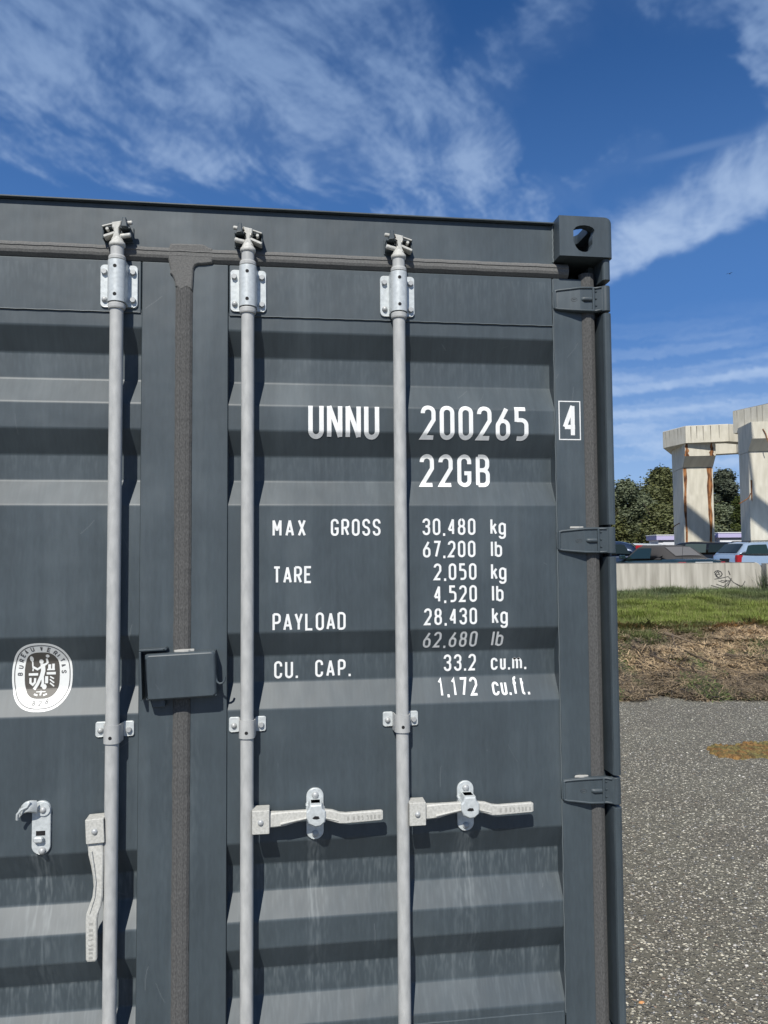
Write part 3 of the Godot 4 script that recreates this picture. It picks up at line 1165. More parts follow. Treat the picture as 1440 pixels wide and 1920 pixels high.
func cut(parent: CSGCombiner3D, poly: PackedVector2Array, depth: float, xf: Transform3D, op: int):
	var p := CSGPolygon3D.new()
	p.polygon = poly
	p.depth = depth
	p.transform = xf
	p.operation = op
	parent.add_child(p)

func casting(s: float, top: bool):
	var c := CSGCombiner3D.new()
	var y0 := 2.473 if top else 0.0
	var y1 := 2.591 if top else 0.118
	# front outline with a rounded outer corner, drawn backwards
	var o := PackedVector2Array()
	var r := 0.026
	var ox := func(x: float) -> float: return x * s
	var yo := y1 if top else y0
	var yi := y0 if top else y1
	var sg := 1.0 if top else -1.0
	o.append(Vector2(1.057 * s, yi))
	o.append(Vector2(1.219 * s, yi))
	for k in 9:
		var a := PI * 0.5 * k / 8.0
		o.append(Vector2((1.219 - r + r * cos(a)) * s, yo - sg * r + sg * r * sin(a)))
	o.append(Vector2(1.057 * s, yo))
	if Geometry2D.is_polygon_clockwise(o):
		o.reverse()
	cut(c, o, 0.178, Transform3D(), CSGShape3D.OPERATION_UNION)
	# rounded upright edge: intersect with a plan outline
	var pl := PackedVector2Array()
	var r2 := 0.013
	pl.append(Vector2(1.0 * s, -0.2))
	pl.append(Vector2(1.219 * s, -0.2))
	for k in 7:
		var a := PI * 0.5 * k / 6.0
		pl.append(Vector2((1.219 - r2 + r2 * cos(a)) * s, -r2 + r2 * sin(a)))
	pl.append(Vector2(1.0 * s, 0.0))
	if Geometry2D.is_polygon_clockwise(pl):
		pl.reverse()
	cut(c, pl, 4.0, Transform3D(Basis(Vector3(1, 0, 0), Vector3(0, 0, 1), Vector3(0, -1, 0)), Vector3(0, -1, 0)), CSGShape3D.OPERATION_INTERSECTION)
	# hollow, with openings in front, outside and above
	var room := CSGBox3D.new()
	room.size = Vector3(0.112, 0.066, 0.122)
	room.position = Vector3(1.135 * s, (y0 + y1) * 0.5 - 0.001 * sg, -0.0885)
	room.operation = CSGShape3D.OPERATION_SUBTRACTION
	c.add_child(room)
	var hole := PackedVector2Array()
	for q in [[-0.036, 0.0171], [-0.0278, 0.0273], [-0.0156, 0.0315], [-0.0014, 0.0332], [0.0127, 0.0313], [0.0237, 0.0263], [0.0283, 0.0202], [0.0269, 0.0133], [0.0222, 0.0032], [0.0208, -0.0078], [0.0213, -0.0215], [0.0174, -0.0335], [0.0111, -0.0421], [-0.0001, -0.0461], [-0.0111, -0.0456], [-0.0211, -0.0412], [-0.0286, -0.0327], [-0.0328, -0.024], [-0.0362, -0.0164]]:
		hole.append(Vector2(q[0] * s, q[1]))
	if not top:
		for k in hole.size():
			hole[k].y = -hole[k].y
	if Geometry2D.is_polygon_clockwise(hole):
		hole.reverse()
	cut(c, hole, 0.05, Transform3D(Basis(), Vector3(1.1354 * s, (y0 + y1) * 0.5, 0.01)), CSGShape3D.OPERATION_SUBTRACTION)
	cut(c, slot(0.080, 0.051), 0.05, Transform3D(Basis(Vector3.UP, PI * 0.5), Vector3(1.183 * s if s > 0 else -1.235, (y0 + y1) * 0.5, -0.089)), CSGShape3D.OPERATION_SUBTRACTION)
	cut(c, slot(0.0635, 0.124), 0.05, Transform3D(Basis(Vector3.RIGHT, PI * 0.5), Vector3(1.132 * s, (2.60 if top else -0.01) if false else (2.555 if top else -0.01), -0.089)), CSGShape3D.OPERATION_SUBTRACTION)
	c.material_override = M.paint
	put(c, "corner_casting", cont)

# ------------------------------------------------------------------ bars and fittings
func bolt(st: SurfaceTool, p: Vector3, r := 0.0085, h := 0.008, hexed := true):
	lathe(st, Transform3D(Basis(Vector3.RIGHT, PI * 0.5).rotated(Vector3.BACK, p.x * 40.0 + p.y * 70.0), p), [[r, 0.0], [r, h * 0.75], [r * 0.86, h], [0.0, h]] if hexed else [[r, 0.0], [r * 0.95, h * 0.35], [r * 0.75, h * 0.7], [r * 0.4, h * 0.92], [0.0, h]], 6 if hexed else 16, not hexed)

func locking_bar(X: float, s: float, peg: float, shut: bool):
	# s: the way its handle points; peg: the side of the keeper
	var za := ZD + 0.0365
	var bar := node("locking_bar", cont)
	var st := begin()
	lathe(st, Transform3D(Basis(), Vector3(X, 0, za)), [[0.0, 0.14], [0.0175, 0.14], [0.0175, 2.453]], 28)
	obj("bar", st, M.bar, bar)
	st = begin()
	lathe(st, Transform3D(Basis(), Vector3(X, 0, za)), [[0.0176, 2.276], [0.0215, 2.2775], [0.0225, 2.281], [0.0225, 2.290], [0.021, 2.2925], [0.0176, 2.2930]], 28)
	obj("collar", st, M.bar, bar)
	st = begin()
	lathe(st, Transform3D(Basis(), Vector3(X, 0, za)), [[0.0176, 2.4112], [0.0225, 2.4115], [0.0225, 2.4185], [0.0205, 2.4225], [0.0178, 2.4235]], 28)
	obj("collar", st, M.bar, bar)
	# cam head
	var m := peg
	st = begin()
	lathe(st, Transform3D(Basis(), Vector3(X, 0, za)), [[0.0175, 2.447], [0.0205, 2.4485], [0.0215, 2.453], [0.0205, 2.458], [0.017, 2.462], [0.014, 2.470], [0.011, 2.478], [0.0, 2.480]], 24, true)
	var poly := PackedVector2Array()
	for q in [[-0.0135, 2.464], [0.0145, 2.464], [0.0095, 2.474], [0.0070, 2.484], [0.0085, 2.493], [0.0125, 2.497], [0.0125, 2.5115], [-0.0135, 2.5165], [-0.0110, 2.503], [-0.0065, 2.495], [-0.0060, 2.482], [-0.0085, 2.473]]:
		poly.append(Vector2(X + m * q[0], q[1]))
	prism(st, poly, za - 0.012, za + 0.013, 0.003)
	cyl(st, Vector3(X - m * 0.010, 2.511, za + 0.002), Vector3(X - m * 0.040, 2.515, za + 0.004), 0.0055, 10, 0.002)
	cyl(st, Vector3(X - m * 0.008, 2.476, za + 0.003), Vector3(X - m * 0.036, 2.4805, za + 0.006), 0.0065, 10, 0.002)
	var xf := Transform3D(Basis(Vector3.BACK, -m * 0.30), Vector3(X + m * 0.024, 2.5055, za - 0.004))
	bx(st, Vector3(-0.016, -0.0022, -0.018), Vector3(0.015, 0.0022, 0.012), 0.0015, xf)
	xf = Transform3D(Basis(Vector3.BACK, -m * 0.38), Vector3(X + m * 0.020, 2.4795, za - 0.002))
	bx(st, Vector3(-0.016, -0.0045, -0.018), Vector3(0.020, 0.0030, 0.012), 0.002, xf)
	cyl(st, Vector3(X + m * 0.026, 2.4955, za - 0.010), Vector3(X + m * 0.026, 2.4955, za + 0.006), 0.0045, 8, 0.001)
	obj("cam_head", st, M.cast, bar)
	# keeper on the header, painted like it
	st = begin()
	prism(st, PackedVector2Array([Vector2(X - m * 0.0135, 2.4955), Vector2(X - m * 0.0165, 2.521), Vector2(X - m * 0.0255, 2.521), Vector2(X - m * 0.0300, 2.4955)]), ZD + 0.006, za + 0.024, 0.002)
	var kx := func(a: float, b: float, y0: float, y1: float, z0: float, z1: float):
		bx(st, Vector3(minf(X - m * a, X - m * b), y0, z0), Vector3(maxf(X - m * a, X - m * b), y1, z1), 0.002)
	kx.call(0.036, 0.009, 2.4945, 2.5005, ZD + 0.006, za + 0.013)
	kx.call(0.036, 0.032, 2.4745, 2.4945, ZD + 0.006, za + 0.004)
	kx.call(0.036, 0.009, 2.4745, 2.4785, ZD + 0.006, za + 0.000)
	kx.call(-0.014, -0.040, 2.499, 2.5035, ZD + 0.006, za + 0.006)
	kx.call(-0.036, -0.040, 2.470, 2.499, ZD + 0.006, za - 0.002)
	kx.call(0.038, -0.040, 2.470, 2.514, ZD + 0.005, ZD + 0.010)
	obj("cam_keeper", st, M.paint, cont)
	# upper bearing bracket
	var b := node("bearing_bracket", cont)
	st = begin()
	prism(st, rrect(X - 0.0495, 2.2915, X + 0.0495, 2.4085, 0.011), ZD + 0.0046, ZD + 0.0105, 0.0015)
	obj("base_plate", st, M.zinc, b)
	st = begin()
	sleeve(st, X, za, 0.0238, 2.2955, 2.4085)
	obj("sleeve", st, M.zinc, b)
	for q in [[-0.0385, 2.3875], [-0.0370, 2.3115], [0.0375, 2.3875], [0.0375, 2.3110]]:
		st = begin()
		bolt(st, Vector3(X + q[0], q[1], ZD + 0.0106), 0.0082, 0.009, absf(q[0]) > 0.0372)
		obj("bolt", st, M.bolt, b)
	for y in [2.3885, 2.3125]:
		st = begin()
		lathe(st, Transform3D(Basis(Vector3.RIGHT, PI * 0.5), Vector3(X - 0.001, y, za + 0.0228)), [[0.0, 0.0], [0.0048, 0.0], [0.0048, 0.0014], [0.0, 0.0014]], 12)
		obj("grease_hole", st, M.hole, b)
	# middle guide
	for gy in [1.157, 0.24]:
		var g := node("bar_guide", cont)
		for t in [-1.0, 1.0]:
			st = begin()
			prism(st, rrect(minf(X + t * 0.020, X + t * 0.0495), gy - 0.017, maxf(X + t * 0.020, X + t * 0.0495), gy + 0.023, 0.006), ZD + 0.0006, ZD + 0.0060, 0.0015)
			obj("lug", st, M.zinc, g)
			st = begin()
			bolt(st, Vector3(X + t * 0.0365, gy + 0.001, ZD + 0.0061), 0.0078, 0.008, t > 0)
			obj("bolt", st, M.bolt, g)
		st = begin()
		sleeve(st, X, za, 0.0215, gy - 0.025, gy + 0.022)
		obj("strap", st, M.bar, g)
		st = begin()
		lathe(st, Transform3D(Basis(Vector3.RIGHT, PI * 0.5), Vector3(X - 0.001, gy - 0.009, za + 0.0205)), [[0.0, 0.0], [0.0045, 0.0], [0.0045, 0.0014], [0.0, 0.0014]], 12)
		obj("grease_hole", st, M.hole, g)
	# clevis welded to the bar, and the handle pinned in it
	var px := X + s * 0.0365
	var py := 0.9145
	var tilt := Transform3D(Basis(Vector3.BACK, 0.0 if shut else 0.05), Vector3(px, py, 0))
	st = begin()
	bx(st, Vector3(-0.0225 * 1.0, -0.031, za + 0.0165), Vector3(0.0235, 0.031, za + 0.0225), 0.0022, tilt)
	bx(st, Vector3(-0.0225, -0.031, za - 0.0225), Vector3(0.0235, 0.031, za - 0.0165), 0.0022, tilt)
	bx(st, Vector3(-0.0225, 0.026, za - 0.0225), Vector3(0.0235, 0.0315, za + 0.0215), 0.0022, tilt)
	obj("handle_clevis", st, M.cast, bar)
	st = begin()
	bolt(st, Vector3(px, py, za + 0.0226), 0.0078, 0.006, false)
	obj("pivot_pin", st, M.bolt, bar)
	var hxf := Transform3D(Basis(), Vector3(px, py, za))
	if not shut:
		hxf.basis = Basis(Vector3.BACK, -PI * 0.5 - 0.02)
	elif s < 0:
		hxf.basis = Basis(Vector3.UP, PI)
	handle(bar, hxf, shut and s < 0)
	# catch plate
	catch_plate(X + s * 0.1815, shut)

func sleeve(st: SurfaceTool, X: float, za: float, r: float, y0: float, y1: float):
	# half round front with straight cheeks running back to the plate
	var pl := []
	pl.append(Vector2(-r - 0.0015, ZD + 0.006 - za))
	pl.append(Vector2(-r, -r * 0.5))
	for k in 17:
		var a := PI - PI * k / 16.0
		pl.append(Vector2(cos(a) * r, sin(a) * r))
	pl.append(Vector2(r, -r * 0.5))
	pl.append(Vector2(r + 0.0015, ZD + 0.006 - za))
	var n := pl.size()
	for i in n - 1:
		var a: Vector2 = pl[i]
		var b: Vector2 = pl[i + 1]
		var na := Vector3(a.x, 0, maxf(a.y, 0.0)).normalized()
		var nb := Vector3(b.x, 0, maxf(b.y, 0.0)).normalized()
		quadn(st, Vector3(X + a.x, y0, za + a.y), Vector3(X + b.x, y0, za + b.y), Vector3(X + b.x, y1, za + b.y), Vector3(X + a.x, y1, za + a.y), na, nb, nb, na)
		var k := 0.0185 / r
		for e in [[y0, Vector3.DOWN], [y1, Vector3.UP]]:
			quad(st, Vector3(X + a.x, e[0], za + a.y), Vector3(X + b.x, e[0], za + b.y), Vector3(X + b.x * k, e[0], za + b.y * k), Vector3(X + a.x * k, e[0], za + a.y * k), e[1])

func handle(parent: Node, xf: Transform3D, back: bool):
	var h := node("handle", parent, xf)
	var st := begin()
	# stations: along, up, out, half height, half thickness
	var rings := []
	for q in [[-0.014, 0.0, 0.0, 0.016, 0.012], [0.020, 0.0, 0.0, 0.0195, 0.013], [0.034, 0.0005, 0.002, 0.0195, 0.011], [0.058, 0.003, 0.007, 0.0185, 0.008], [0.062, 0.0035, 0.008, 0.0185, 0.0075], [0.090, 0.008, 0.010, 0.015, 0.0075], [0.115, 0.011, 0.011, 0.0125, 0.008], [0.140, 0.0125, 0.011, 0.0115, 0.008], [0.165, 0.0115, 0.012, 0.0125, 0.008], [0.190, 0.006, 0.013, 0.0150, 0.0075], [0.208, 0.000, 0.014, 0.0145, 0.0070], [0.225, -0.0015, 0.014, 0.0138, 0.0070], [0.320, 0.0015, 0.014, 0.0132, 0.0065], [0.3245, 0.0016, 0.014, 0.011, 0.005]]:
		var ring := []
		var c := minf(q[3], q[4]) * 0.35
		for e in [[1, 1, 1, 0], [1, 1, 0, 1], [-1, 1, 0, 1], [-1, 1, 1, 0], [-1, -1, 1, 0], [-1, -1, 0, 1], [1, -1, 0, 1], [1, -1, 1, 0]]:
			ring.append(Vector3(q[0], q[1] + e[0] * (q[3] - c * e[2] * 0.0 - c * e[3]), q[2] + e[1] * (q[4] - c * e[2])))
		rings.append(ring)
	loft(st, rings, true, false)
	# rib along the twist
	var rib := []
	for q in [[0.052, -0.008, 0.0165], [0.085, -0.001, 0.0195], [0.125, 0.006, 0.0205], [0.165, 0.005, 0.0210], [0.205, -0.006, 0.0215]]:
		rib.append(Vector3(q[0], q[1], q[2]))
	tube(st, rib, 0.0034, 7, 0.0015)
	obj("grip", st, M.cast, h)
	# raised casting marks on the grip
	if not back:
		st = begin()
		var old := flat_z
		flat_z = 0.0208
		write(st, "HH", 0.228, 0.249, -0.0075, 0.0125, 0.0024, 0.0006, true)
		write(st, "05", 0.256, 0.272, -0.0070, 0.0120, 0.0024, 0.0006, true)
		write(st, "50", 0.281, 0.296, -0.0065, 0.0120, 0.0024, 0.0006, true)
		write(st, "HH", 0.300, 0.317, -0.0060, 0.0115, 0.0024, 0.0006, true)
		flat_z = old
		obj("raised_marks", st, mat(lin(0.36, 0.355, 0.33), 0.6), h)

func catch_plate(X: float, shut: bool):
	var c := node("handle_catch", cont)
	var st := begin()
	prism(st, rrect(X - 0.0235, 0.845, X + 0.0235, 0.982, 0.0225, 7), ZD + 0.0006, ZD + 0.0075, 0.0018)
	obj("plate", st, M.zinc, c)
	if shut:
		for q in [[0.0005, 0.9635], [0.0, 0.8605]]:
			st = begin()
			bolt(st, Vector3(X + q[0], q[1], ZD + 0.0076), 0.0095, 0.008, false)
			obj("bolt", st, M.bolt, c)
		st = begin()
		# swinging cover folded over the grip
		prism(st, PackedVector2Array([Vector2(X - 0.0155, 0.955), Vector2(X + 0.0155, 0.955), Vector2(X + 0.0185, 0.943), Vector2(X + 0.0255, 0.936), Vector2(X + 0.0265, 0.922), Vector2(X + 0.0245, 0.908), Vector2(X + 0.012, 0.898), Vector2(X - 0.002, 0.8965), Vector2(X - 0.019, 0.905), Vector2(X - 0.0255, 0.920), Vector2(X - 0.0255, 0.936), Vector2(X - 0.0195, 0.943)]), ZD + 0.020, ZD + 0.064, 0.004)
		bx(st, Vector3(X - 0.015, 0.942, ZD + 0.008), Vector3(X + 0.015, 0.955, ZD + 0.05), 0.003)
		obj("swing_cover", st, M.zinc, c)
		st = begin()
		prism(st, PackedVector2Array([Vector2(X - 0.010, 0.921), Vector2(X - 0.003, 0.926), Vector2(X + 0.007, 0.925), Vector2(X + 0.010, 0.919), Vector2(X + 0.003, 0.917), Vector2(X - 0.006, 0.918)]), ZD + 0.062, ZD + 0.0645)
		obj("seal_hole", st, M.hole, c)
		st = begin()
		bx(st, Vector3(X - 0.026, 0.938, ZD + 0.006), Vector3(X - 0.018, 0.944, ZD + 0.022), 0.002)
		obj("stop_lug", st, M.zinc, c)
	else:
		for q in [[0.005, 0.960], [0.004, 0.8555]]:
			st = begin()
			bolt(st, Vector3(X + q[0], q[1], ZD + 0.0076), 0.0095, 0.010, false)
			obj("bolt", st, M.bolt, c)
		# washer under the pivot
		st = begin()
		lathe(st, Transform3D(Basis(Vector3.RIGHT, PI * 0.5), Vector3(X + 0.006, 0.961, ZD + 0.0076)), [[0.0, 0.0], [0.0165, 0.0], [0.0165, 0.004], [0.0, 0.004]], 20)
		obj("washer", st, M.zinc, c)
		# cover swung away to the side: a cupped claw
		st = begin()
		var rings := []
		for k in 9:
			var t := k / 8.0
			var a := lerpf(0.15, 1.0, t) * PI
			var ring := []
			for j in 8:
				var b := TAU * j / 8.0
				ring.append(Vector3(X - 0.008 - 0.046 * t + cos(b) * 0.003, 0.966 + 0.013 * sin(a) - 0.012 * t * t + sin(b) * (0.017 - 0.006 * t), ZD + 0.012 + 0.022 * sin(a) + cos(b) * 0.003))
			rings.append(ring)
		loft(st, rings)
		tube(st, [Vector3(X - 0.052, 0.945, ZD + 0.030), Vector3(X - 0.050, 0.960, ZD + 0.036), Vector3(X - 0.040, 0.972, ZD + 0.038), Vector3(X - 0.026, 0.978, ZD + 0.038), Vector3(X - 0.019, 0.990, ZD + 0.038)], 0.004, 8, 0.0025)
		obj("swing_cover", st, M.zinc, c)
		st = begin()
		bx(st, Vector3(X - 0.0125, 0.894, ZD + 0.0060), Vector3(X + 0.0105, 0.906, ZD + 0.0079), 0.0)
		obj("slot", st, M.hole, c)
		st = begin()
		bx(st, Vector3(X - 0.0165, 0.878, ZD + 0.0076), Vector3(X + 0.0085, 0.895, ZD + 0.022), 0.005)
		obj("bent_tongue", st, M.zinc, c)

func hinge(s: float, yc: float, dusty: bool):
	var h := node("door_hinge", cont)
	var st := begin()
	var q := [[1.0515, -0.0485, 0.024], [1.0565, -0.0455, 0.0290], [1.066, -0.043, 0.0315], [1.098, -0.0375, 0.0345], [1.128, -0.0305, 0.0372], [1.163, -0.0290, 0.0378], [1.176, -0.0305, 0.0375], [1.190, -0.0190, 0.0372], [1.200, -0.0140, 0.0372]]
	var rings := []
	for e in q:
		var x: float = e[0] * s
		var f: float = e[1]
		var hh: float = e[2]
		rings.append([Vector3(x, yc - hh, f - 0.012), Vector3(x, yc - hh, f - 0.002), Vector3(x, yc - hh + 0.002, f), Vector3(x, yc + hh - 0.002, f), Vector3(x, yc + hh, f - 0.002), Vector3(x, yc + hh, f - 0.012)])
	loft(st, rings, true, false)
	obj("hinge_blade", st, M.paint, h)
	# raised rims
	for t in [-1.0, 1.0]:
		st = begin()
		var p := []
		for e in q.slice(1, 8):
			p.append(Vector3(e[0] * s, yc + t * (e[2] - 0.004), e[1] + 0.0005))
		tube(st, p, 0.0034, 8)
		obj("rim", st, M.paint, h)
	st = begin()
	tube(st, [Vector3(1.0575 * s, yc - 0.025, -0.0445), Vector3(1.0565 * s, yc, -0.0440), Vector3(1.0575 * s, yc + 0.025, -0.0445)], 0.0034, 8)
	obj("rim", st, M.paint, h)
	st = begin()
	bx(st, Vector3(minf(1.1645 * s, 1.1715 * s), yc - 0.035, -0.034), Vector3(maxf(1.1645 * s, 1.1715 * s), yc + 0.035, -0.0255), 0.0018)
	obj("rim", st, M.paint, h)
	# long boss with a round end, and slots beyond the ridge
	st = begin()
	tube(st, [Vector3(1.136 * s, yc, -0.0335), Vector3(1.141 * s, yc, -0.0290), Vector3(1.162 * s, yc, -0.0290)], 0.0072, 10)
	obj("boss", st, M.paint, h)
	for y in [0.024, 0.003, -0.018]:
		st = begin()
		bx(st, Vector3(minf(1.1735 * s, 1.185 * s), yc + y - 0.0022, -0.033), Vector3(maxf(1.1735 * s, 1.185 * s), yc + y + 0.0022, -0.0268), 0.001, Transform3D())
		obj("rib", st, M.paint, h)
	# oval foundry mark
	st = begin()
	var p := []
	for k in 21:
		var a := TAU * k / 20.0
		p.append(Vector3((1.1115 + 0.0085 * cos(a)) * s, yc - 0.001 + 0.0052 * sin(a), -0.0348 + 0.0018 * cos(a)))
	tube(st, p, 0.0010, 5)
	tube(st, [Vector3(1.107 * s, yc - 0.001, -0.0352), Vector3(1.116 * s, yc - 0.0005, -0.0334)], 0.0010, 5)
	obj("foundry_mark", st, M.dark_paint, h)
	st = begin()
	lathe(st, Transform3D(Basis(), Vector3(1.2030 * s, yc, -0.0260)), [[0.0, -0.0375], [0.0125, -0.0375], [0.0138, -0.036], [0.0138, 0.036], [0.0125, 0.0375], [0.0, 0.0375]], 20)
	obj("knuckle", st, M.paint, h)
	if dusty:
		st = begin()
		var poly := PackedVector2Array()
		for k in 14:
			var a := TAU * k / 14.0
			poly.append(Vector2(1.109 + cos(a) * (0.020 + 0.003 * sin(k * 2.3)), -0.0445 + sin(a) * (0.005 + 0.001 * cos(k * 1.9))))
		prism(st, poly, -(yc + 0.0355), -(yc + 0.0405), 0.001, Transform3D(Basis(Vector3(1, 0, 0), Vector3(0, 0, 1), Vector3(0, -1, 0)), Vector3.ZERO))
		obj("dried_sealant", st, M.sealant, h)

func lock_box():
	var b := node("lock_box", cont, Transform3D(Basis(Vector3.BACK, 0.035), Vector3(0.0, 1.302, 0)))
	var st := begin()
	# pressed cover: front, cheeks and top, open below
	var poly := rrect(-0.0905, -0.0605, 0.0905, 0.0605, 0.012)
	prism(st, poly, -0.008, 0.0, 0.006)
	bx(st, Vector3(-0.0905, -0.059, ZD + 0.005), Vector3(-0.0850, 0.059, -0.0055), 0.0015)
	bx(st, Vector3(0.0850, -0.059, ZD + 0.005), Vector3(0.0905, 0.059, -0.0055), 0.0015)
	bx(st, Vector3(-0.088, 0.0535, ZD + 0.005), Vector3(0.088, 0.0600, -0.0050), 0.0015)
	obj("cover", st, M.paint, b)
	st = begin()
	bx(st, Vector3(-0.108, -0.060, ZD + 0.005), Vector3(-0.1015, 0.0665, -0.014), 0.002)
	var p := []
	bx(st, Vector3(-0.108, 0.0665, ZD + 0.005), Vector3(-0.036, 0.0730, -0.016), 0.002)
	bx(st, Vector3(-0.0365, 0.066, ZD + 0.005), Vector3(-0.0265, 0.0720, -0.016), 0.002, Transform3D(Basis(Vector3.BACK, 0.45), Vector3(0.016, 0.022, 0)))
	obj("hood", st, M.paint, b)
	st = begin()
	bx(st, Vector3(-0.080, -0.083, ZD + 0.005), Vector3(-0.045, -0.045, ZD + 0.030), 0.003)
	obj("inner_bracket", st, M.paint, b)
	st = begin()
	tube(st, [Vector3(0.0885, 0.003, -0.012), Vector3(0.0895, -0.012, -0.010), Vector3(0.0915, -0.022, -0.009), Vector3(0.0985, -0.0275, -0.008), Vector3(0.106, -0.0265, -0.008), Vector3(0.1115, -0.020, -0.008), Vector3(0.113, -0.010, -0.008)], 0.0030, 8)
	obj("hook", st, M.paint, b)
	st = begin()
	poly = PackedVector2Array()
	for k in 16:
		var a := TAU * k / 16.0
		poly.append(Vector2(0.008 + cos(a) * (0.026 + 0.004 * sin(k * 2.7)), -0.030 + sin(a) * (0.011 + 0.003 * cos(k * 1.7))))
	prism(st, poly, -0.0600, -0.0650, 0.001, Transform3D(Basis(Vector3(1, 0, 0), Vector3(0, 0, 1), Vector3(0, -1, 0)), Vector3.ZERO))
	obj("dried_sealant", st, M.sealant, b)

func door_writing():
	var st := begin()
	write(st, "UNNU", 0.3365, 0.5365, 1.9415, 0.098, 0.0125)
	obj("lettering", st, M.letter, cont)
	st = begin()
	write(st, "200265", 0.6560, 0.9730, 1.9430, 0.0975, 0.0120)
	obj("lettering", st, M.letter, cont)
	st = begin()
	write(st, "22GB", 0.6590, 0.8670, 1.8095, 0.0950, 0.0120)
	obj("lettering", st, M.letter, cont)
	st = begin()
	flat_z = ZD + 0.0045
	write(st, "4", 1.0755, 1.1205, 1.9530, 0.0985, 0.0125, 0.0006, true)
	for q in stroke_quads(PackedVector2Array([Vector2(1.0650, 1.9465), Vector2(1.1285, 1.9465), Vector2(1.1285, 2.0585), Vector2(1.0650, 2.0585)]), 0.0030, true):
		decal(st, q, 0.0006, true)
	obj("lettering", st, M.letter, cont)
	var rows := [["MAX", 0.2377, 0.3290, 1.6675, 0.0475], ["GROSS", 0.3985, 0.5380, 1.6685, 0.0475], ["30,480", 0.6580, 0.8114, 1.6695, 0.0475], ["67,200", 0.6585, 0.8105, 1.6062, 0.0472], ["TARE", 0.2390, 0.3460, 1.5382, 0.0472], ["2,050", 0.6890, 0.8128, 1.5418, 0.0474], ["4,520", 0.6883, 0.8132, 1.4795, 0.0474], ["PAYLOAD", 0.2377, 0.4387, 1.4082, 0.0490], ["28,430", 0.6600, 0.8127, 1.4160, 0.0472], ["62,680", 0.6605, 0.8172, 1.3490, 0.0475], ["CU.", 0.2418, 0.3068, 1.2728, 0.0480], ["CAP.", 0.3558, 0.4550, 1.2738, 0.0478], ["33.2", 0.7235, 0.8180, 1.2800, 0.0475], ["1,172", 0.7025, 0.8175, 1.2140, 0.0478],
		["kg", 0.8553, 0.9010, 1.6700, 0.0468], ["lb", 0.8559, 0.8888, 1.6062, 0.0468], ["kg", 0.8553, 0.9005, 1.5416, 0.0470], ["lb", 0.8572, 0.8912, 1.4795, 0.0470], ["kg", 0.8563, 0.9026, 1.4160, 0.0470], ["lb", 0.8605, 0.8944, 1.3490, 0.0475], ["cu.m.", 0.8623, 0.9672, 1.2796, 0.0475], ["cu.ft.", 0.8595, 0.9680, 1.2125, 0.0478]]
	for r in rows:
		st = begin()
		write(st, r[0], r[1], r[2], r[3], r[4], 0.0062, 0.0010, false, Transform2D(), 0.46 if r[0] != "cu.m." and r[0] != "cu.ft." else 0.36)
		obj("lettering", st, M.letter, cont)

func oval(c: Vector2, a: float, b: float, e := 2.45, turn := 0.0, n := 56) -> PackedVector2Array:
	var o := PackedVector2Array()
	for k in n:
		var t := TAU * k / n
		var p := Vector2(a * signf(cos(t)) * pow(absf(cos(t)), 2.0 / e), b * signf(sin(t)) * pow(absf(sin(t)), 2.0 / e))
		o.append(c + p.rotated(turn))
	return o

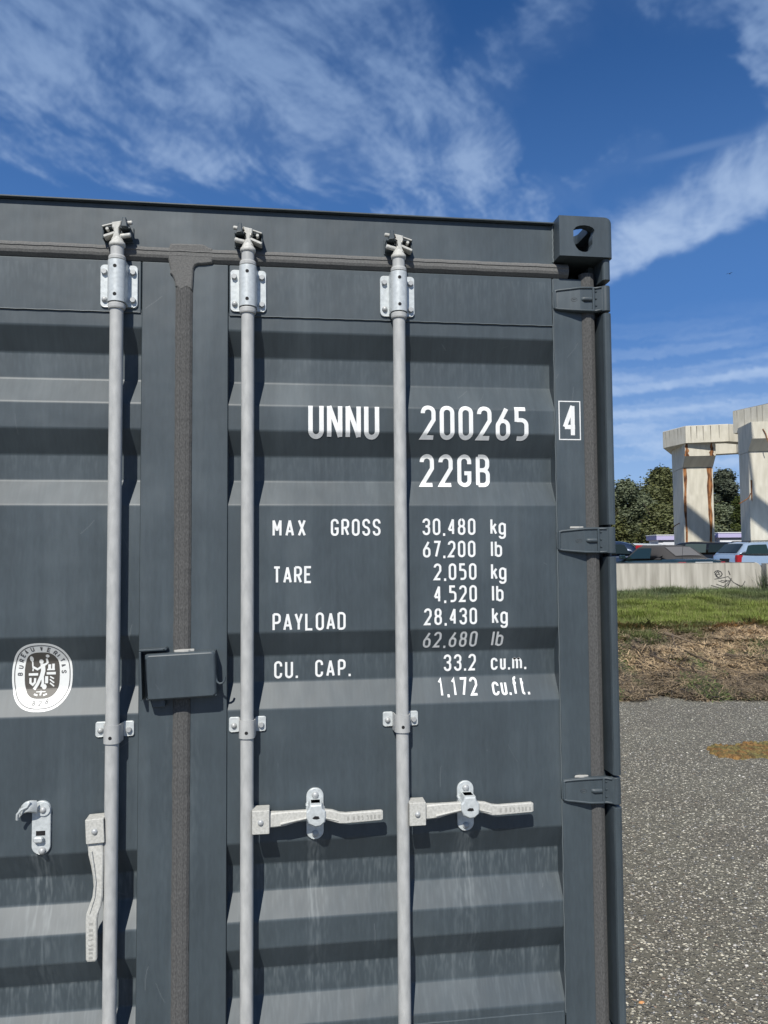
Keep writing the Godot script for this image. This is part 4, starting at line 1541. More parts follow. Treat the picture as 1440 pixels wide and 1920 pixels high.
func round_sticker():
	var s := node("round_sticker", cont)
	var C := Vector2(-0.3730, 1.2985)
	var k := 0.155 / 1037.0                # the emblem's own units
	var at := func(x: float, y: float) -> Vector2: return C + Vector2(x - 703.0, (702.0 - y) * 1.03) * k
	var st := begin()
	decal(st, oval(C, 0.0775, 0.0900), 0.0006)
	obj("backing", st, M.sticker, s)
	st = begin()
	for q in stroke_quads(oval(C, 0.0708, 0.0828), 0.0024, true):
		decal(st, q, 0.0009)
	obj("ring_line", st, M.sticker_ink, s)
	st = begin()
	decal(st, oval(at.call(700, 687), 0.0448, 0.0612, 2.9), 0.0010)
	obj("inner_field", st, M.sticker_dark, s)
	st = begin()
	var ring := [["B", 325, 665, 88], ["U", 337, 545, 80], ["R", 355, 430, 68], ["E", 395, 335, 52], ["A", 465, 268, 33], ["U", 568, 230, 13], ["V", 728, 224, -6], ["E", 845, 248, -22], ["R", 945, 305, -42], ["I", 1003, 372, -55], ["T", 1045, 440, -64], ["A", 1065, 540, -76], ["S", 1072, 645, -88]]
	for g in ring:
		var p: Vector2 = at.call(g[1], g[2])
		var xf := Transform2D(deg_to_rad(g[3]), p)
		var h := 0.0130
		write(st, g[0], -0.0046, 0.0046, -h * 0.5, h, 0.0026, 0.0010, false, xf, 0.68)
	var yr := [["1", 500, 1145, 12], ["8", 602, 1152, 5], ["2", 710, 1152, -3], ["8", 822, 1132, -10]]
	for g in yr:
		write(st, g[0], -0.0038, 0.0038, -0.0060, 0.0122, 0.0020, 0.0010, false, Transform2D(deg_to_rad(g[3]), at.call(g[1], g[2])), 0.6)
	obj("lettering", st, M.sticker_ink, s)
	# the figure and the things round it
	st = begin()
	var lines := [[[700, 500], [712, 560], [715, 620], [695, 700], 74], [[715, 540], [790, 478], [778, 405], 34], [[690, 545], [618, 592], [535, 545], 36], [[538, 545], [533, 455], 24], [[690, 690], [625, 840], [565, 935], 52], [[705, 700], [712, 830], [690, 895], 44], [[500, 735], [500, 820], [540, 855], [575, 815], [580, 740], 38], [[545, 575], [540, 620], 22], [[835, 720], [900, 760], 24], [[830, 770], [905, 830], 24], [[835, 830], [905, 890], 24], [[690, 960], [690, 1030], 26], [[580, 1010], [640, 1030], 26], [[740, 1030], [800, 1010], 26], [[610, 975], [770, 975], 12]]
	var z := 0
	for l in lines:
		var pl := PackedVector2Array()
		for p in l.slice(0, l.size() - 1):
			pl.append(at.call(p[0], p[1]))
		for q in stroke_quads(pl, l[l.size() - 1] * k, false):
			decal(st, q, 0.0013 + z * 0.00002)
		z += 1
	for c in [[685, 458, 37, 42], [805, 358, 33, 30], [528, 405, 32, 52], [738, 892, 40, 46]]:
		decal(st, oval(at.call(c[0], c[1]), c[2] * k, c[3] * k, 2.0, 0.0, 16), 0.0013 + z * 0.00002)
		z += 1
	for r in [[470, 655, 630, 698], [775, 642, 932, 686], [750, 712, 802, 836], [800, 510, 850, 600], [868, 500, 912, 600], [785, 585, 915, 612]]:
		var a: Vector2 = at.call(r[0], r[1])
		var b: Vector2 = at.call(r[2], r[3])
		decal(st, PackedVector2Array([a, Vector2(b.x, a.y), b, Vector2(a.x, b.y)]), 0.0013 + z * 0.00002)
		z += 1
	obj("emblem", st, M.sticker, s)

# ------------------------------------------------------------------ bank, wall, grass
var n_t := FastNoiseLite.new()

func bank_h(r: float, d: float) -> float:
	var e := 8.42 + 0.42 * n_t.get_noise_2d(r * 80.0, 7.0) + 0.10 * n_t.get_noise_2d(r * 420.0, 90.0)
	var t := (d - e) / 2.55
	if t <= 0.0:
		return -0.06 + t * 0.1
	var h := 0.48 * (smoothstep(-0.25, 1.1, t) - smoothstep(-0.25, 1.1, 0.0)) / 0.84 if t < 1.0 else 0.455 + (d - e - 2.55) * 0.0165
	h += 0.09 * n_t.get_noise_2d(r * 60.0, d * 60.0) * minf(t * 3.0, 1.0)
	h += 0.04 * n_t.get_noise_2d(r * 300.0, d * 300.0) * minf(t * 3.0, 1.0)
	return h - 0.005

func sheet(called: String, m: Material, r0: float, r1: float, d0: float, d1: float, sr: float, sd: float):
	var st := begin()
	var nr := int((r1 - r0) / sr)
	var nd := int((d1 - d0) / sd)
	var P := []
	for i in nr + 1:
		var row := []
		for j in nd + 1:
			var r := r0 + i * sr
			var d := d0 + j * sd
			row.append(yard(r, bank_h(r, d), d))
		P.append(row)
	var N := []
	for i in nr + 1:
		var row := []
		for j in nd + 1:
			var n: Vector3 = (P[mini(i + 1, nr)][j] - P[maxi(i - 1, 0)][j]).cross(P[i][mini(j + 1, nd)] - P[i][maxi(j - 1, 0)]).normalized()
			row.append(n if n.y > 0 else -n)
		N.append(row)
	for i in nr:
		for j in nd:
			quadn(st, P[i][j], P[i + 1][j], P[i + 1][j + 1], P[i][j + 1], N[i][j], N[i + 1][j], N[i + 1][j + 1], N[i][j + 1])
	struct(called, st, m)

func blade_mesh(blades: int, h: float, w: float, spread: float, lean: float, sd: int) -> ArrayMesh:
	var r := RandomNumberGenerator.new()
	r.seed = sd
	var st := begin()
	for b in blades:
		var a := r.randf() * TAU
		var p := Vector3(cos(a), 0, sin(a)) * r.randf() * spread
		var dr := Vector3(cos(a + r.randf_range(-1, 1)), 0, sin(a + r.randf_range(-1, 1)))
		var sd2 := dr.cross(Vector3.UP).normalized() * w * r.randf_range(0.7, 1.2)
		var hh := h * r.randf_range(0.55, 1.1)
		var l := lean * r.randf_range(0.3, 1.3) * hh
		var m := p + Vector3(0, hh * 0.55, 0) + dr * l * 0.35
		var t := p + Vector3(0, hh, 0) + dr * l
		var n := (dr.cross(sd2).cross(sd2) * 0.0 + Vector3(0, 0.6, 0) - dr * 0.8).normalized()
		tri(st, p - sd2, p + sd2, m + sd2 * 0.7, n, n, n)
		tri(st, p - sd2, m + sd2 * 0.7, m - sd2 * 0.7, n, n, n)
		tri(st, m - sd2 * 0.7, m + sd2 * 0.7, t, n, n, n)
	return st.commit()

func straw_mesh(sd: int, k: int) -> ArrayMesh:
	var r := RandomNumberGenerator.new()
	r.seed = sd
	var st := begin()
	for b in k:
		var a := r.randf() * TAU
		var p := Vector3(r.randf_range(-0.05, 0.05), r.randf_range(0.0, 0.012), r.randf_range(-0.05, 0.05))
		var dr := Vector3(cos(a), r.randf_range(-0.1, 0.35), sin(a)) * r.randf_range(0.03, 0.09)
		var sd2 := dr.cross(Vector3.UP).normalized() * r.randf_range(0.0012, 0.0028)
		var m := p + dr * 0.5 + Vector3(0, r.randf_range(0.0, 0.012), 0)
		var n := Vector3(sd2.z * 60.0, 1.0, 0.3).normalized()
		quad(st, p - sd2, p + sd2, m + sd2, m - sd2, n)
		tri(st, m - sd2, m + sd2, p + dr, n, n, n)
	return st.commit()

func wall_and_bank():
	n_t.seed = 77
	n_t.frequency = 0.01
	n_t.fractal_octaves = 3
	sheet("soil_bank", M.soil, -14.0, 20.0, 8.1, 11.4, 0.11, 0.10)
	sheet("grass_verge", M.turf, -14.0, 20.0, 11.35, 18.6, 0.34, 0.24)
	# yard behind the wall
	var st := begin()
	quad(st, yard(-60, 0.38, 18.35), yard(120, 0.38, 18.35), yard(200, 0.38, 260), yard(-140, 0.38, 260), Vector3.UP)
	struct("car_park", st, M.asphalt)
	st = begin()
	quad(st, yard(-60, 0.38, 18.35), yard(120, 0.38, 18.35), yard(120, -0.1, 18.3), yard(-60, -0.1, 18.3), -YF)
	struct("car_park_edge", st, M.concrete_old)
	# grass
	var kinds := [blade_mesh(9, 0.16, 0.0032, 0.06, 0.55, 1), blade_mesh(11, 0.12, 0.0036, 0.08, 0.75, 2)]
	var trs := [[], []]
	var cols := [[], []]
	var want := 70000
	for i in want:
		var d := sqrt(rng.randf_range(9.9 * 9.9, 18.15 * 18.15))
		var r := rng.randf_range(0.26, 0.56) * d if i % 4 else rng.randf_range(-9.0, 14.0)
		var edge := 10.75 + 1.3 * n_t.get_noise_2d(r * 120.0, 40.0) + 0.5 * n_t.get_noise_2d(r * 500.0, d * 300.0)
		if d < edge and rng.randf() > 0.22 * smoothstep(0.6, 0.0, edge - d):
			continue
		var p := n_t.get_noise_2d(r * 60.0, d * 60.0)
		var fresh := clampf(0.5 + p * 1.4 + 0.9 * (1.0 - absf(d - 12.9) / 2.6), 0.0, 1.0)
		var far := smoothstep(14.5, 17.5, d)
		var s := rng.randf_range(0.7, 1.15) * (0.9 + 0.1 * far)
		if d > 17.2 and rng.randf() < 0.15:
			s *= rng.randf_range(1.1, 1.7)
		var b := Basis(Vector3.UP, rng.randf() * TAU).scaled(Vector3(s, s * rng.randf_range(0.75, 1.2), s))
		var k := i % 2
		trs[k].append(Transform3D(b, yard(r, bank_h(r, d) - 0.005, d)))
		var g := Color(0.10, 0.12, 0.045).lerp(Color(0.20, 0.25, 0.042), fresh)
		g = g.lerp(Color(0.32, 0.27, 0.13), 0.75 if rng.randf() < 0.16 else 0.0)
		g = g.lerp(Color(0.12, 0.165, 0.075), far * 0.6) * rng.randf_range(0.75, 1.2)
		cols[k].append(g)
	# green sprouts at the foot of the bank
	for q in [[3.05, 8.75, 60], [4.2, 9.0, 26], [5.3, 9.2, 16], [4.7, 9.4, 18], [6.0, 8.9, 30], [2.4, 9.1, 30], [3.5, 9.1, 40], [3.3, 9.6, 30], [4.0, 9.0, 30], [4.9, 9.0, 45], [5.1, 9.6, 25], [3.9, 8.75, 25], [4.4, 10.3, 20]]:
		for i in q[2]:
			var r: float = q[0] + rng.randfn(0, 0.13)
			var d: float = q[1] + rng.randfn(0, 0.09)
			var s := rng.randf_range(0.25, 0.55)
			trs[0].append(Transform3D(Basis(Vector3.UP, rng.randf() * TAU).scaled(Vector3.ONE * s), yard(r, maxf(bank_h(r, d), 0.0) - 0.003, d)))
			cols[0].append(Color(0.10, 0.17, 0.03) * rng.randf_range(0.7, 1.2))
	scatter("tall_grass", kinds[0], M.leaf, trs[0], cols[0], "long green grass along the top of the bank before the concrete wall", "grass")
	scatter("short_grass", kinds[1], M.leaf, trs[1], cols[1], "short bright grass tufts mixed into the verge above the dry bank", "grass")
	# dead straw on the bank
	var sm := straw_mesh(5, 14)
	var tr := []
	var col := []
	for i in 34000:
		var d := rng.randf_range(8.35, 11.3)
		var r := rng.randf_range(0.27, 0.54) * d if i % 4 else rng.randf_range(-8.0, 12.0)
		var dens := 0.72 + 0.9 * n_t.get_noise_2d(r * 70.0 + 300.0, d * 110.0)
		if rng.randf() > dens or bank_h(r, d) < 0.0:
			continue
		var e := bank_h(r, d + 0.1) - bank_h(r, d)
		var up := (Vector3.UP - YF * e / 0.1).normalized()
		var x := up.cross(Vector3(sin(i * 1.3), 0, cos(i * 1.3))).normalized()
		var s := rng.randf_range(0.8, 2.2)
		tr.append(Transform3D(Basis(x, up, x.cross(up)).scaled(Vector3(s, s, s)), yard(r, bank_h(r, d) + 0.002, d)))
		var v := rng.randf_range(0.5, 1.15)
		var hue := rng.randf()
		var warm := clampf(0.5 + 1.6 * n_t.get_noise_2d(r * 50.0, d * 80.0 + 900.0), 0.0, 1.0)
		var c := Color(0.30, 0.225, 0.14).lerp(Color(0.66, 0.48, 0.28), clampf(warm + (d - 9.9) * 0.4, 0.0, 1.0))
		if n_t.get_noise_2d(r * 90.0 + 77.0, d * 90.0) > 0.12 and rng.randf() < 0.5:
			c = Color(0.13, 0.17, 0.05)
		col.append((c if hue > 0.25 else Color(0.06, 0.047, 0.034)) * v)
	scatter("dry_straw", sm, M.tint, tr, col, "matted dead straw and stalks on the brown soil bank", "straw")
	# fallen branches
	var lab := ["bent dry branch lying down the middle of the soil bank", "thin dark branch lying low across the soil bank", "pale forked stick near the top of the soil bank", "short grey stick lying beside the container edge on the bank"]
	var br := [[[3.85, 10.35], [3.72, 9.95], [3.80, 9.55], [4.05, 9.15], [4.22, 8.98]], [[4.2, 9.55], [4.5, 9.25], [4.9, 8.95], [5.1, 8.85]], [[3.80, 10.45], [3.86, 10.2], [3.95, 9.95]], [[3.25, 9.45], [3.38, 9.1], [3.5, 8.85]]]
	for i in br.size():
		st = begin()
		var p := []
		for q in br[i]:
			p.append(yard(q[0], bank_h(q[0], q[1]) + 0.07, q[1]))
		tube(st, p, 0.019 if i != 2 else 0.024, 7, 0.007)
		if i < 3:
			var m: Vector3 = p[1]
			tube(st, [m, m + YR * 0.14 + Vector3(0, 0.06, 0) - YF * 0.1, m + YR * 0.26 + Vector3(0, 0.05, 0) - YF * 0.25], 0.007, 6, 0.003)
		var o := obj("dry_branch", st, mat(lin(0.20, 0.15, 0.10) if i == 2 else lin(0.085, 0.062, 0.042), 0.9))
		tag(o, lab[i], "branch", "fallen branches on the bank")
	# the wall, with a rounded end, and the next length of it
	wall_piece("concrete_wall", "low weathered concrete wall with a black line drawing, in front of the parked cars", -10.0, 8.92, 0.16, 1.285, true)
	wall_piece("concrete_wall", "next length of low concrete wall past the narrow gap, cut by the right edge", 9.03, 19.0, 0.05, 1.26, false)
	# weeds in the gap
	var wm := blade_mesh(7, 0.55, 0.006, 0.10, 0.5, 8)
	tr = []
	col = []
	for i in 16:
		var r := 8.93 + rng.randfn(0, 0.12)
		tr.append(Transform3D(Basis(Vector3.UP, rng.randf() * TAU).scaled(Vector3.ONE * rng.randf_range(0.7, 1.2)), yard(r, 0.56, 18.0 + rng.randf_range(-0.1, 0.08))))
		col.append(Color(0.10, 0.14, 0.05) * rng.randf_range(0.6, 1.2))
	scatter("weeds", wm, M.leaf, tr, col, "tall thin weeds growing at the gap between the wall lengths", "weeds")

func wall_piece(called: String, label: String, r0: float, r1: float, rad: float, top: float, marked: bool):
	var w := thing(called, label, "wall", yard(0, 0, 18.2), -0.13221)
	# local x runs along YR, z towards the camera
	var st := begin()
	var poly := PackedVector2Array([Vector2(r0, -0.1), Vector2(r1, -0.1)])
	for k in 7:
		var a := PI * 0.5 * k / 6.0
		poly.append(Vector2(r1 - rad + rad * cos(a), top - rad + rad * sin(a)))
	poly.append(Vector2(r0, top))
	prism(st, poly, -0.24, 0.0, 0.012)
	obj("slab", st, M.concrete_old, w)
	if not marked:
		return
	# formwork joints and a wash of dirt under the coping
	for r in [4.55, 6.75, 8.05]:
		st = begin()
		bx(st, Vector3(r - 0.006, 0.3, 0.0), Vector3(r + 0.006, top - 0.02, 0.0025), 0.0)
		obj("joint_line", st, mat(lin(0.16, 0.15, 0.13), 0.95), w)
	st = begin()
	var lines := [[[868, 522], [880, 505], [905, 498], [935, 510], [950, 535], [935, 560], [905, 570], [885, 555], [880, 530], [895, 515]], [[890, 540], [915, 535], [930, 548]], [[868, 586], [930, 578], [1010, 560]], [[1010, 560], [1060, 618], [1100, 645], [1130, 662], [1158, 652], [1184, 608]], [[908, 604], [955, 622], [1020, 600]], [[830, 650], [890, 668], [955, 690]], [[885, 638], [960, 664], [1030, 600], [1042, 578]], [[1044, 580], [1015, 640], [990, 706]], [[1060, 620], [1130, 655], [1195, 690]], [[930, 600], [975, 606], [1000, 596]], [[960, 690], [1000, 650], [1030, 615]], [[872, 530], [890, 548], [900, 560]], [[900, 505], [920, 530]], [[1015, 500], [1030, 545]]]
	var old := flat_z
	flat_z = 0.0
	var z := 0
	for l in lines:
		var pl := PackedVector2Array()
		for p in l:
			pl.append(Vector2((p[0] / 5.54 + 460.0) / 1440.0 * 18.2, 1.627 - (p[1] / 5.54 - 48.0) / 1440.0 * 18.2))
		for q in stroke_quads(pl, 0.016 if z > 0 and z < 11 else 0.022, false):
			decal(st, q, 0.003 + z * 0.0001, true)
		z += 1
	flat_z = old
	obj("line_drawing", st, M.black_line, w)

# ------------------------------------------------------------------ concrete piers
func side_prism(st: SurfaceTool, zy: Array, x0: float, x1: float, bev := 0.0):
	# an outline in the z-y plane, drawn along x
	var poly := PackedVector2Array()
	for q in zy:
		poly.append(Vector2(-q[0], q[1]))
	prism(st, poly, x0, x1, bev, Transform3D(Basis(Vector3(0, 0, -1), Vector3(0, 1, 0), Vector3(1, 0, 0)), Vector3.ZERO))

func piers():
	var turn := -0.13221 - 0.1396
	var p1 := thing("concrete_pier", "pale concrete pier with two rust streaks down its front, behind the black hatchback", "pier", yard(14.07, 0.30, 36.0), turn, "concrete piers of the unfinished structure")
	var st := begin()
	bx(st, Vector3(0, 0, -2.1), Vector3(1.36, 5.12, 0), 0.03)
	obj("shaft", st, M.concrete, p1)
	st = begin()
	side_prism(st, [[0.0, 5.12], [0.52, 5.60], [0.52, 6.36], [-2.12, 6.36], [-2.12, 5.12]], -0.002, 1.362, 0.015)
	obj("flared_head", st, M.concrete, p1)
	# rust from the bars in its edges: irregular stains
	for q in [[0.02, 5.1, 0.14, 0.06, 5.0], [1.06, 5.1, 0.25, 0.06, 4.4], [0.05, 6.3, 0.06, 0.20, 0.7], [1.16, 6.34, 0.04, 0.20, 0.74]]:
		st = begin()
		var z: float = 0.004 if q[1] < 5.2 else 0.524
		var L := []
		var R := []
		for k in 11:
			var t := k / 10.0
			var w: float = lerpf(q[2], q[3], t) * (1.0 + 0.25 * sin(k * 2.1 + q[0] * 9.0))
			var cx: float = q[0] + (q[2] * 0.5) + 0.02 * sin(k * 1.3)
			L.append(Vector3(cx - w * 0.5, q[1] - q[4] * t, z))
			R.append(Vector3(cx + w * 0.5, q[1] - q[4] * t, z))
		for k in 10:
			quad(st, L[k], R[k], R[k + 1], L[k + 1], Vector3.BACK)
		obj("rust_stain", st, M.rust, p1)
	st = begin()
	tube(st, [Vector3(0.02, 2.55, -0.9), Vector3(-0.25, 2.40, -0.85), Vector3(-0.42, 2.12, -0.8)], 0.022, 6)
	obj("bent_rebar", st, M.rust, p1)
	ring_beam("far faceted ring of pale concrete beams resting on the rust streaked pier", [[13.56, 37.06], [13.97, 35.30], [15.75, 34.80], [17.60, 35.60], [18.90, 37.40], [18.60, 39.60], [17.00, 40.40], [14.90, 39.60]], 6.49, 7.29)
	var p2 := thing("concrete_pier", "nearer concrete pier behind the silver estate car, cut by the right edge of the picture", "pier", yard(14.88, 0.30, 31.2), turn, "concrete piers of the unfinished structure")
	st = begin()
	bx(st, Vector3(0, 0, -1.2), Vector3(2.3, 5.25, 0), 0.03)
	obj("shaft", st, M.concrete, p2)
	st = begin()
	side_prism(st, [[0.0, 5.25], [0.5, 5.72], [0.5, 6.40], [-1.22, 6.40], [-1.22, 5.25]], -0.002, 2.302, 0.015)
	obj("flared_head", st, M.concrete, p2)
	st = begin()
	tube(st, [Vector3(0.05, 3.55, 0.01), Vector3(-0.05, 3.35, 0.05), Vector3(-0.42, 3.12, 0.04)], 0.022, 6)
	tube(st, [Vector3(0.42, 6.1, 0.53), Vector3(0.52, 5.9, 0.55), Vector3(0.6, 5.55, 0.55)], 0.018, 6)
	obj("bent_rebar", st, M.rust, p2)
	for q in [[0.06, 4.1, 0.07, 0.02, 0.9], [0.30, 1.15, 0.10, 0.08, 0.35], [0.30, 0.7, 0.12, 0.07, 0.5]]:
		st = begin()
		quad(st, Vector3(q[0], q[1], 0.004), Vector3(q[0] + q[2], q[1] - 0.02, 0.004), Vector3(q[0] + q[2] * 0.7, q[1] - q[4], 0.004), Vector3(q[0] + q[3] * 0.3, q[1] - q[4] * 0.9, 0.004), Vector3.BACK)
		obj("rust_stain", st, M.rust, p2)
	var b2 := ring_beam("nearer faceted ring of grey concrete beams over the second pier, cut by the right edge", [[14.99, 32.70], [15.66, 30.90], [17.40, 29.40], [19.80, 29.30], [21.60, 30.80], [21.60, 33.20], [19.90, 34.60], [17.00, 34.40]], 6.53, 7.50)
	var p3 := thing("concrete_pier", "concrete pier carrying the right side of the nearer ring beam", "pier", yard(20.0, 0.30, 31.6), turn, "concrete piers of the unfinished structure")
	st = begin()
	bx(st, Vector3(0, 0, -1.2), Vector3(1.6, 6.225, 0), 0.03)
	obj("shaft", st, M.concrete, p3)
	# sloping conveyor gallery beyond the right edge, whose shade crosses the piers
	var c := thing("conveyor_gallery", "sloping steel conveyor gallery on a trestle, standing to the right of the piers", "conveyor", yard(14.07, 0.30, 36.0), turn)
	var slope := Basis(Vector3.BACK, -0.7217)
	var steel := mat(lin(0.22, 0.23, 0.24), 0.7)
	for q in [[-0.63, 20.4, -3.0, 2.1], [0.97, 15.85, -0.15, 6.0]]:
		st = begin()
		bx(st, Vector3(q[2], -0.36, -0.15), Vector3(q[3], 0.36, 0.15), 0.02, Transform3D(slope, Vector3(q[0], q[1], 17.0)))
		obj("gallery", st, steel, c)
	st = begin()
	cyl(st, Vector3(0.80, 19.0, 17.0), Vector3(1.10, 15.9, 17.0), 0.08, 8)
	obj("brace", st, steel, c)
	for z in [16.0, 18.0]:
		st = begin()
		cyl(st, Vector3(5.2, -0.3, z), Vector3(5.0, 12.2, 17.0), 0.14, 8)
		obj("trestle_leg", st, steel, c)

func ring_beam(label: String, V: Array, h0: float, h1: float) -> Node3D:
	var at := Vector2(V[1][0], V[1][1])
	var b := thing("concrete_ring_beam", label, "beam", yard(at.x, 0.30, at.y), -0.13221, "concrete ring beams on the piers")
	var c := Vector2()
	for v in V:
		c += Vector2(v[0], v[1]) / V.size()
	var xf := Transform3D(Basis(Vector3(1, 0, 0), Vector3(0, 0, -1), Vector3(0, 1, 0)), Vector3.ZERO)
	for i in V.size():
		var a := Vector2(V[i][0], V[i][1])
		var e := Vector2(V[(i + 1) % V.size()][0], V[(i + 1) % V.size()][1])
		var ai := a + (c - a).normalized() * 0.72
		var ei := e + (c - e).normalized() * 0.72
		var t := (e - a).normalized() * 0.006
		var st := begin()
		prism(st, PackedVector2Array([a + t - at, e - t - at, ei - t - at, ai + t - at]), h0 - 0.3, h1 - 0.3, 0.02, xf)
		obj("segment", st, M.concrete, b)
		# dark runs of water down the outer face
		if i == 0 or i == 1:
			for k in 5:
				var f := 0.12 + 0.17 * k + 0.05 * sin(k * 7.0 + i * 3.0)
				var p := a.lerp(e, f) - at
				var n := Vector2(-(e - a).y, (e - a).x).normalized()
				if n.dot(c - a) > 0.0:
					n = -n
				p += n * 0.004
				var w := (e - a).normalized() * (0.012 + 0.010 * absf(sin(k * 3.1 + i)))
				var y1 := h1 - 0.34
				var y0 := lerpf(h1, h0, 0.45 + 0.5 * absf(sin(k * 1.7 + i * 2.0))) - 0.34
				st = begin()
				quad(st, xf * Vector3(p.x - w.x, p.y - w.y, y1), xf * Vector3(p.x + w.x, p.y + w.y, y1), xf * Vector3(p.x + w.x * 0.3, p.y + w.y * 0.3, y0), xf * Vector3(p.x - w.x * 0.3, p.y - w.y * 0.3, y0), xf.basis * Vector3(n.x, n.y, 0))
				obj("water_stain", st, M.stain, b)
	return b

func kiosks():
	var white := mat(lin(0.72, 0.72, 0.73), 0.6)
	var lilac := mat(lin(0.44, 0.40, 0.60), 0.6)
	var grey := mat(lin(0.16, 0.17, 0.19), 0.6)
	var data := [["small flat roofed kiosk with lilac fascia left of the rusty pier", 21.4, 60.0, 4.0, 2.32], ["small flat roofed kiosk with lilac fascia right of the rusty pier", 26.2, 60.0, 3.2, 2.48]]
	for q in data:
		var k := thing("kiosk", q[0], "kiosk", yard(q[1], 0.38, q[2]), -0.13221 - 0.1, "white kiosks with lilac fascias beyond the car park")
		var w: float = q[3]
		var h: float = q[4]
		var st := begin()
		bx(st, Vector3(0, 0, -3.0), Vector3(w, h - 0.4, 0), 0.01)
		obj("wall", st, white, k)
		st = begin()
		bx(st, Vector3(-0.18, h - 0.42, -3.2), Vector3(w + 0.18, h - 0.07, 0.2), 0.02)
		obj("fascia", st, lilac, k)
		st = begin()
		bx(st, Vector3(-0.22, h - 0.07, -3.25), Vector3(w + 0.22, h, 0.25), 0.02)
		obj("roof", st, white, k)
		st = begin()
		bx(st, Vector3(-0.02, 0.9, -2.2), Vector3(0.0, 1.7, -0.4), 0.0)
		obj("window", st, grey, k)
		st = begin()
		bx(st, Vector3(0.35, 0.02, 0.0), Vector3(1.35, 1.75, 0.03), 0.01)
		obj("door", st, mat(lin(0.62, 0.63, 0.65), 0.5), k)
		st = begin()
		bx(st, Vector3(1.7, 0.8, 0.0), Vector3(w - 0.3, 1.75, 0.02), 0.005)
		obj("shutter", st, mat(lin(0.68, 0.68, 0.70), 0.5), k)
		st = begin()
		bx(st, Vector3(0.0, h - 0.62, 0.0), Vector3(w, h - 0.43, 0.012), 0.0)
		obj("band", st, grey, k)

# ------------------------------------------------------------------ cars
func stat(s: Array, x: float) -> Array:
	# interpolates a table of stations
	for i in s.size() - 1:
		if x <= s[i + 1][0]:
			var t: float = clampf((x - s[i][0]) / maxf(s[i + 1][0] - s[i][0], 1e-6), 0.0, 1.0)
			var o := []
			for k in s[i].size():
				o.append(lerpf(s[i][k], s[i + 1][k], t))
			return o
	return s[s.size() - 1]

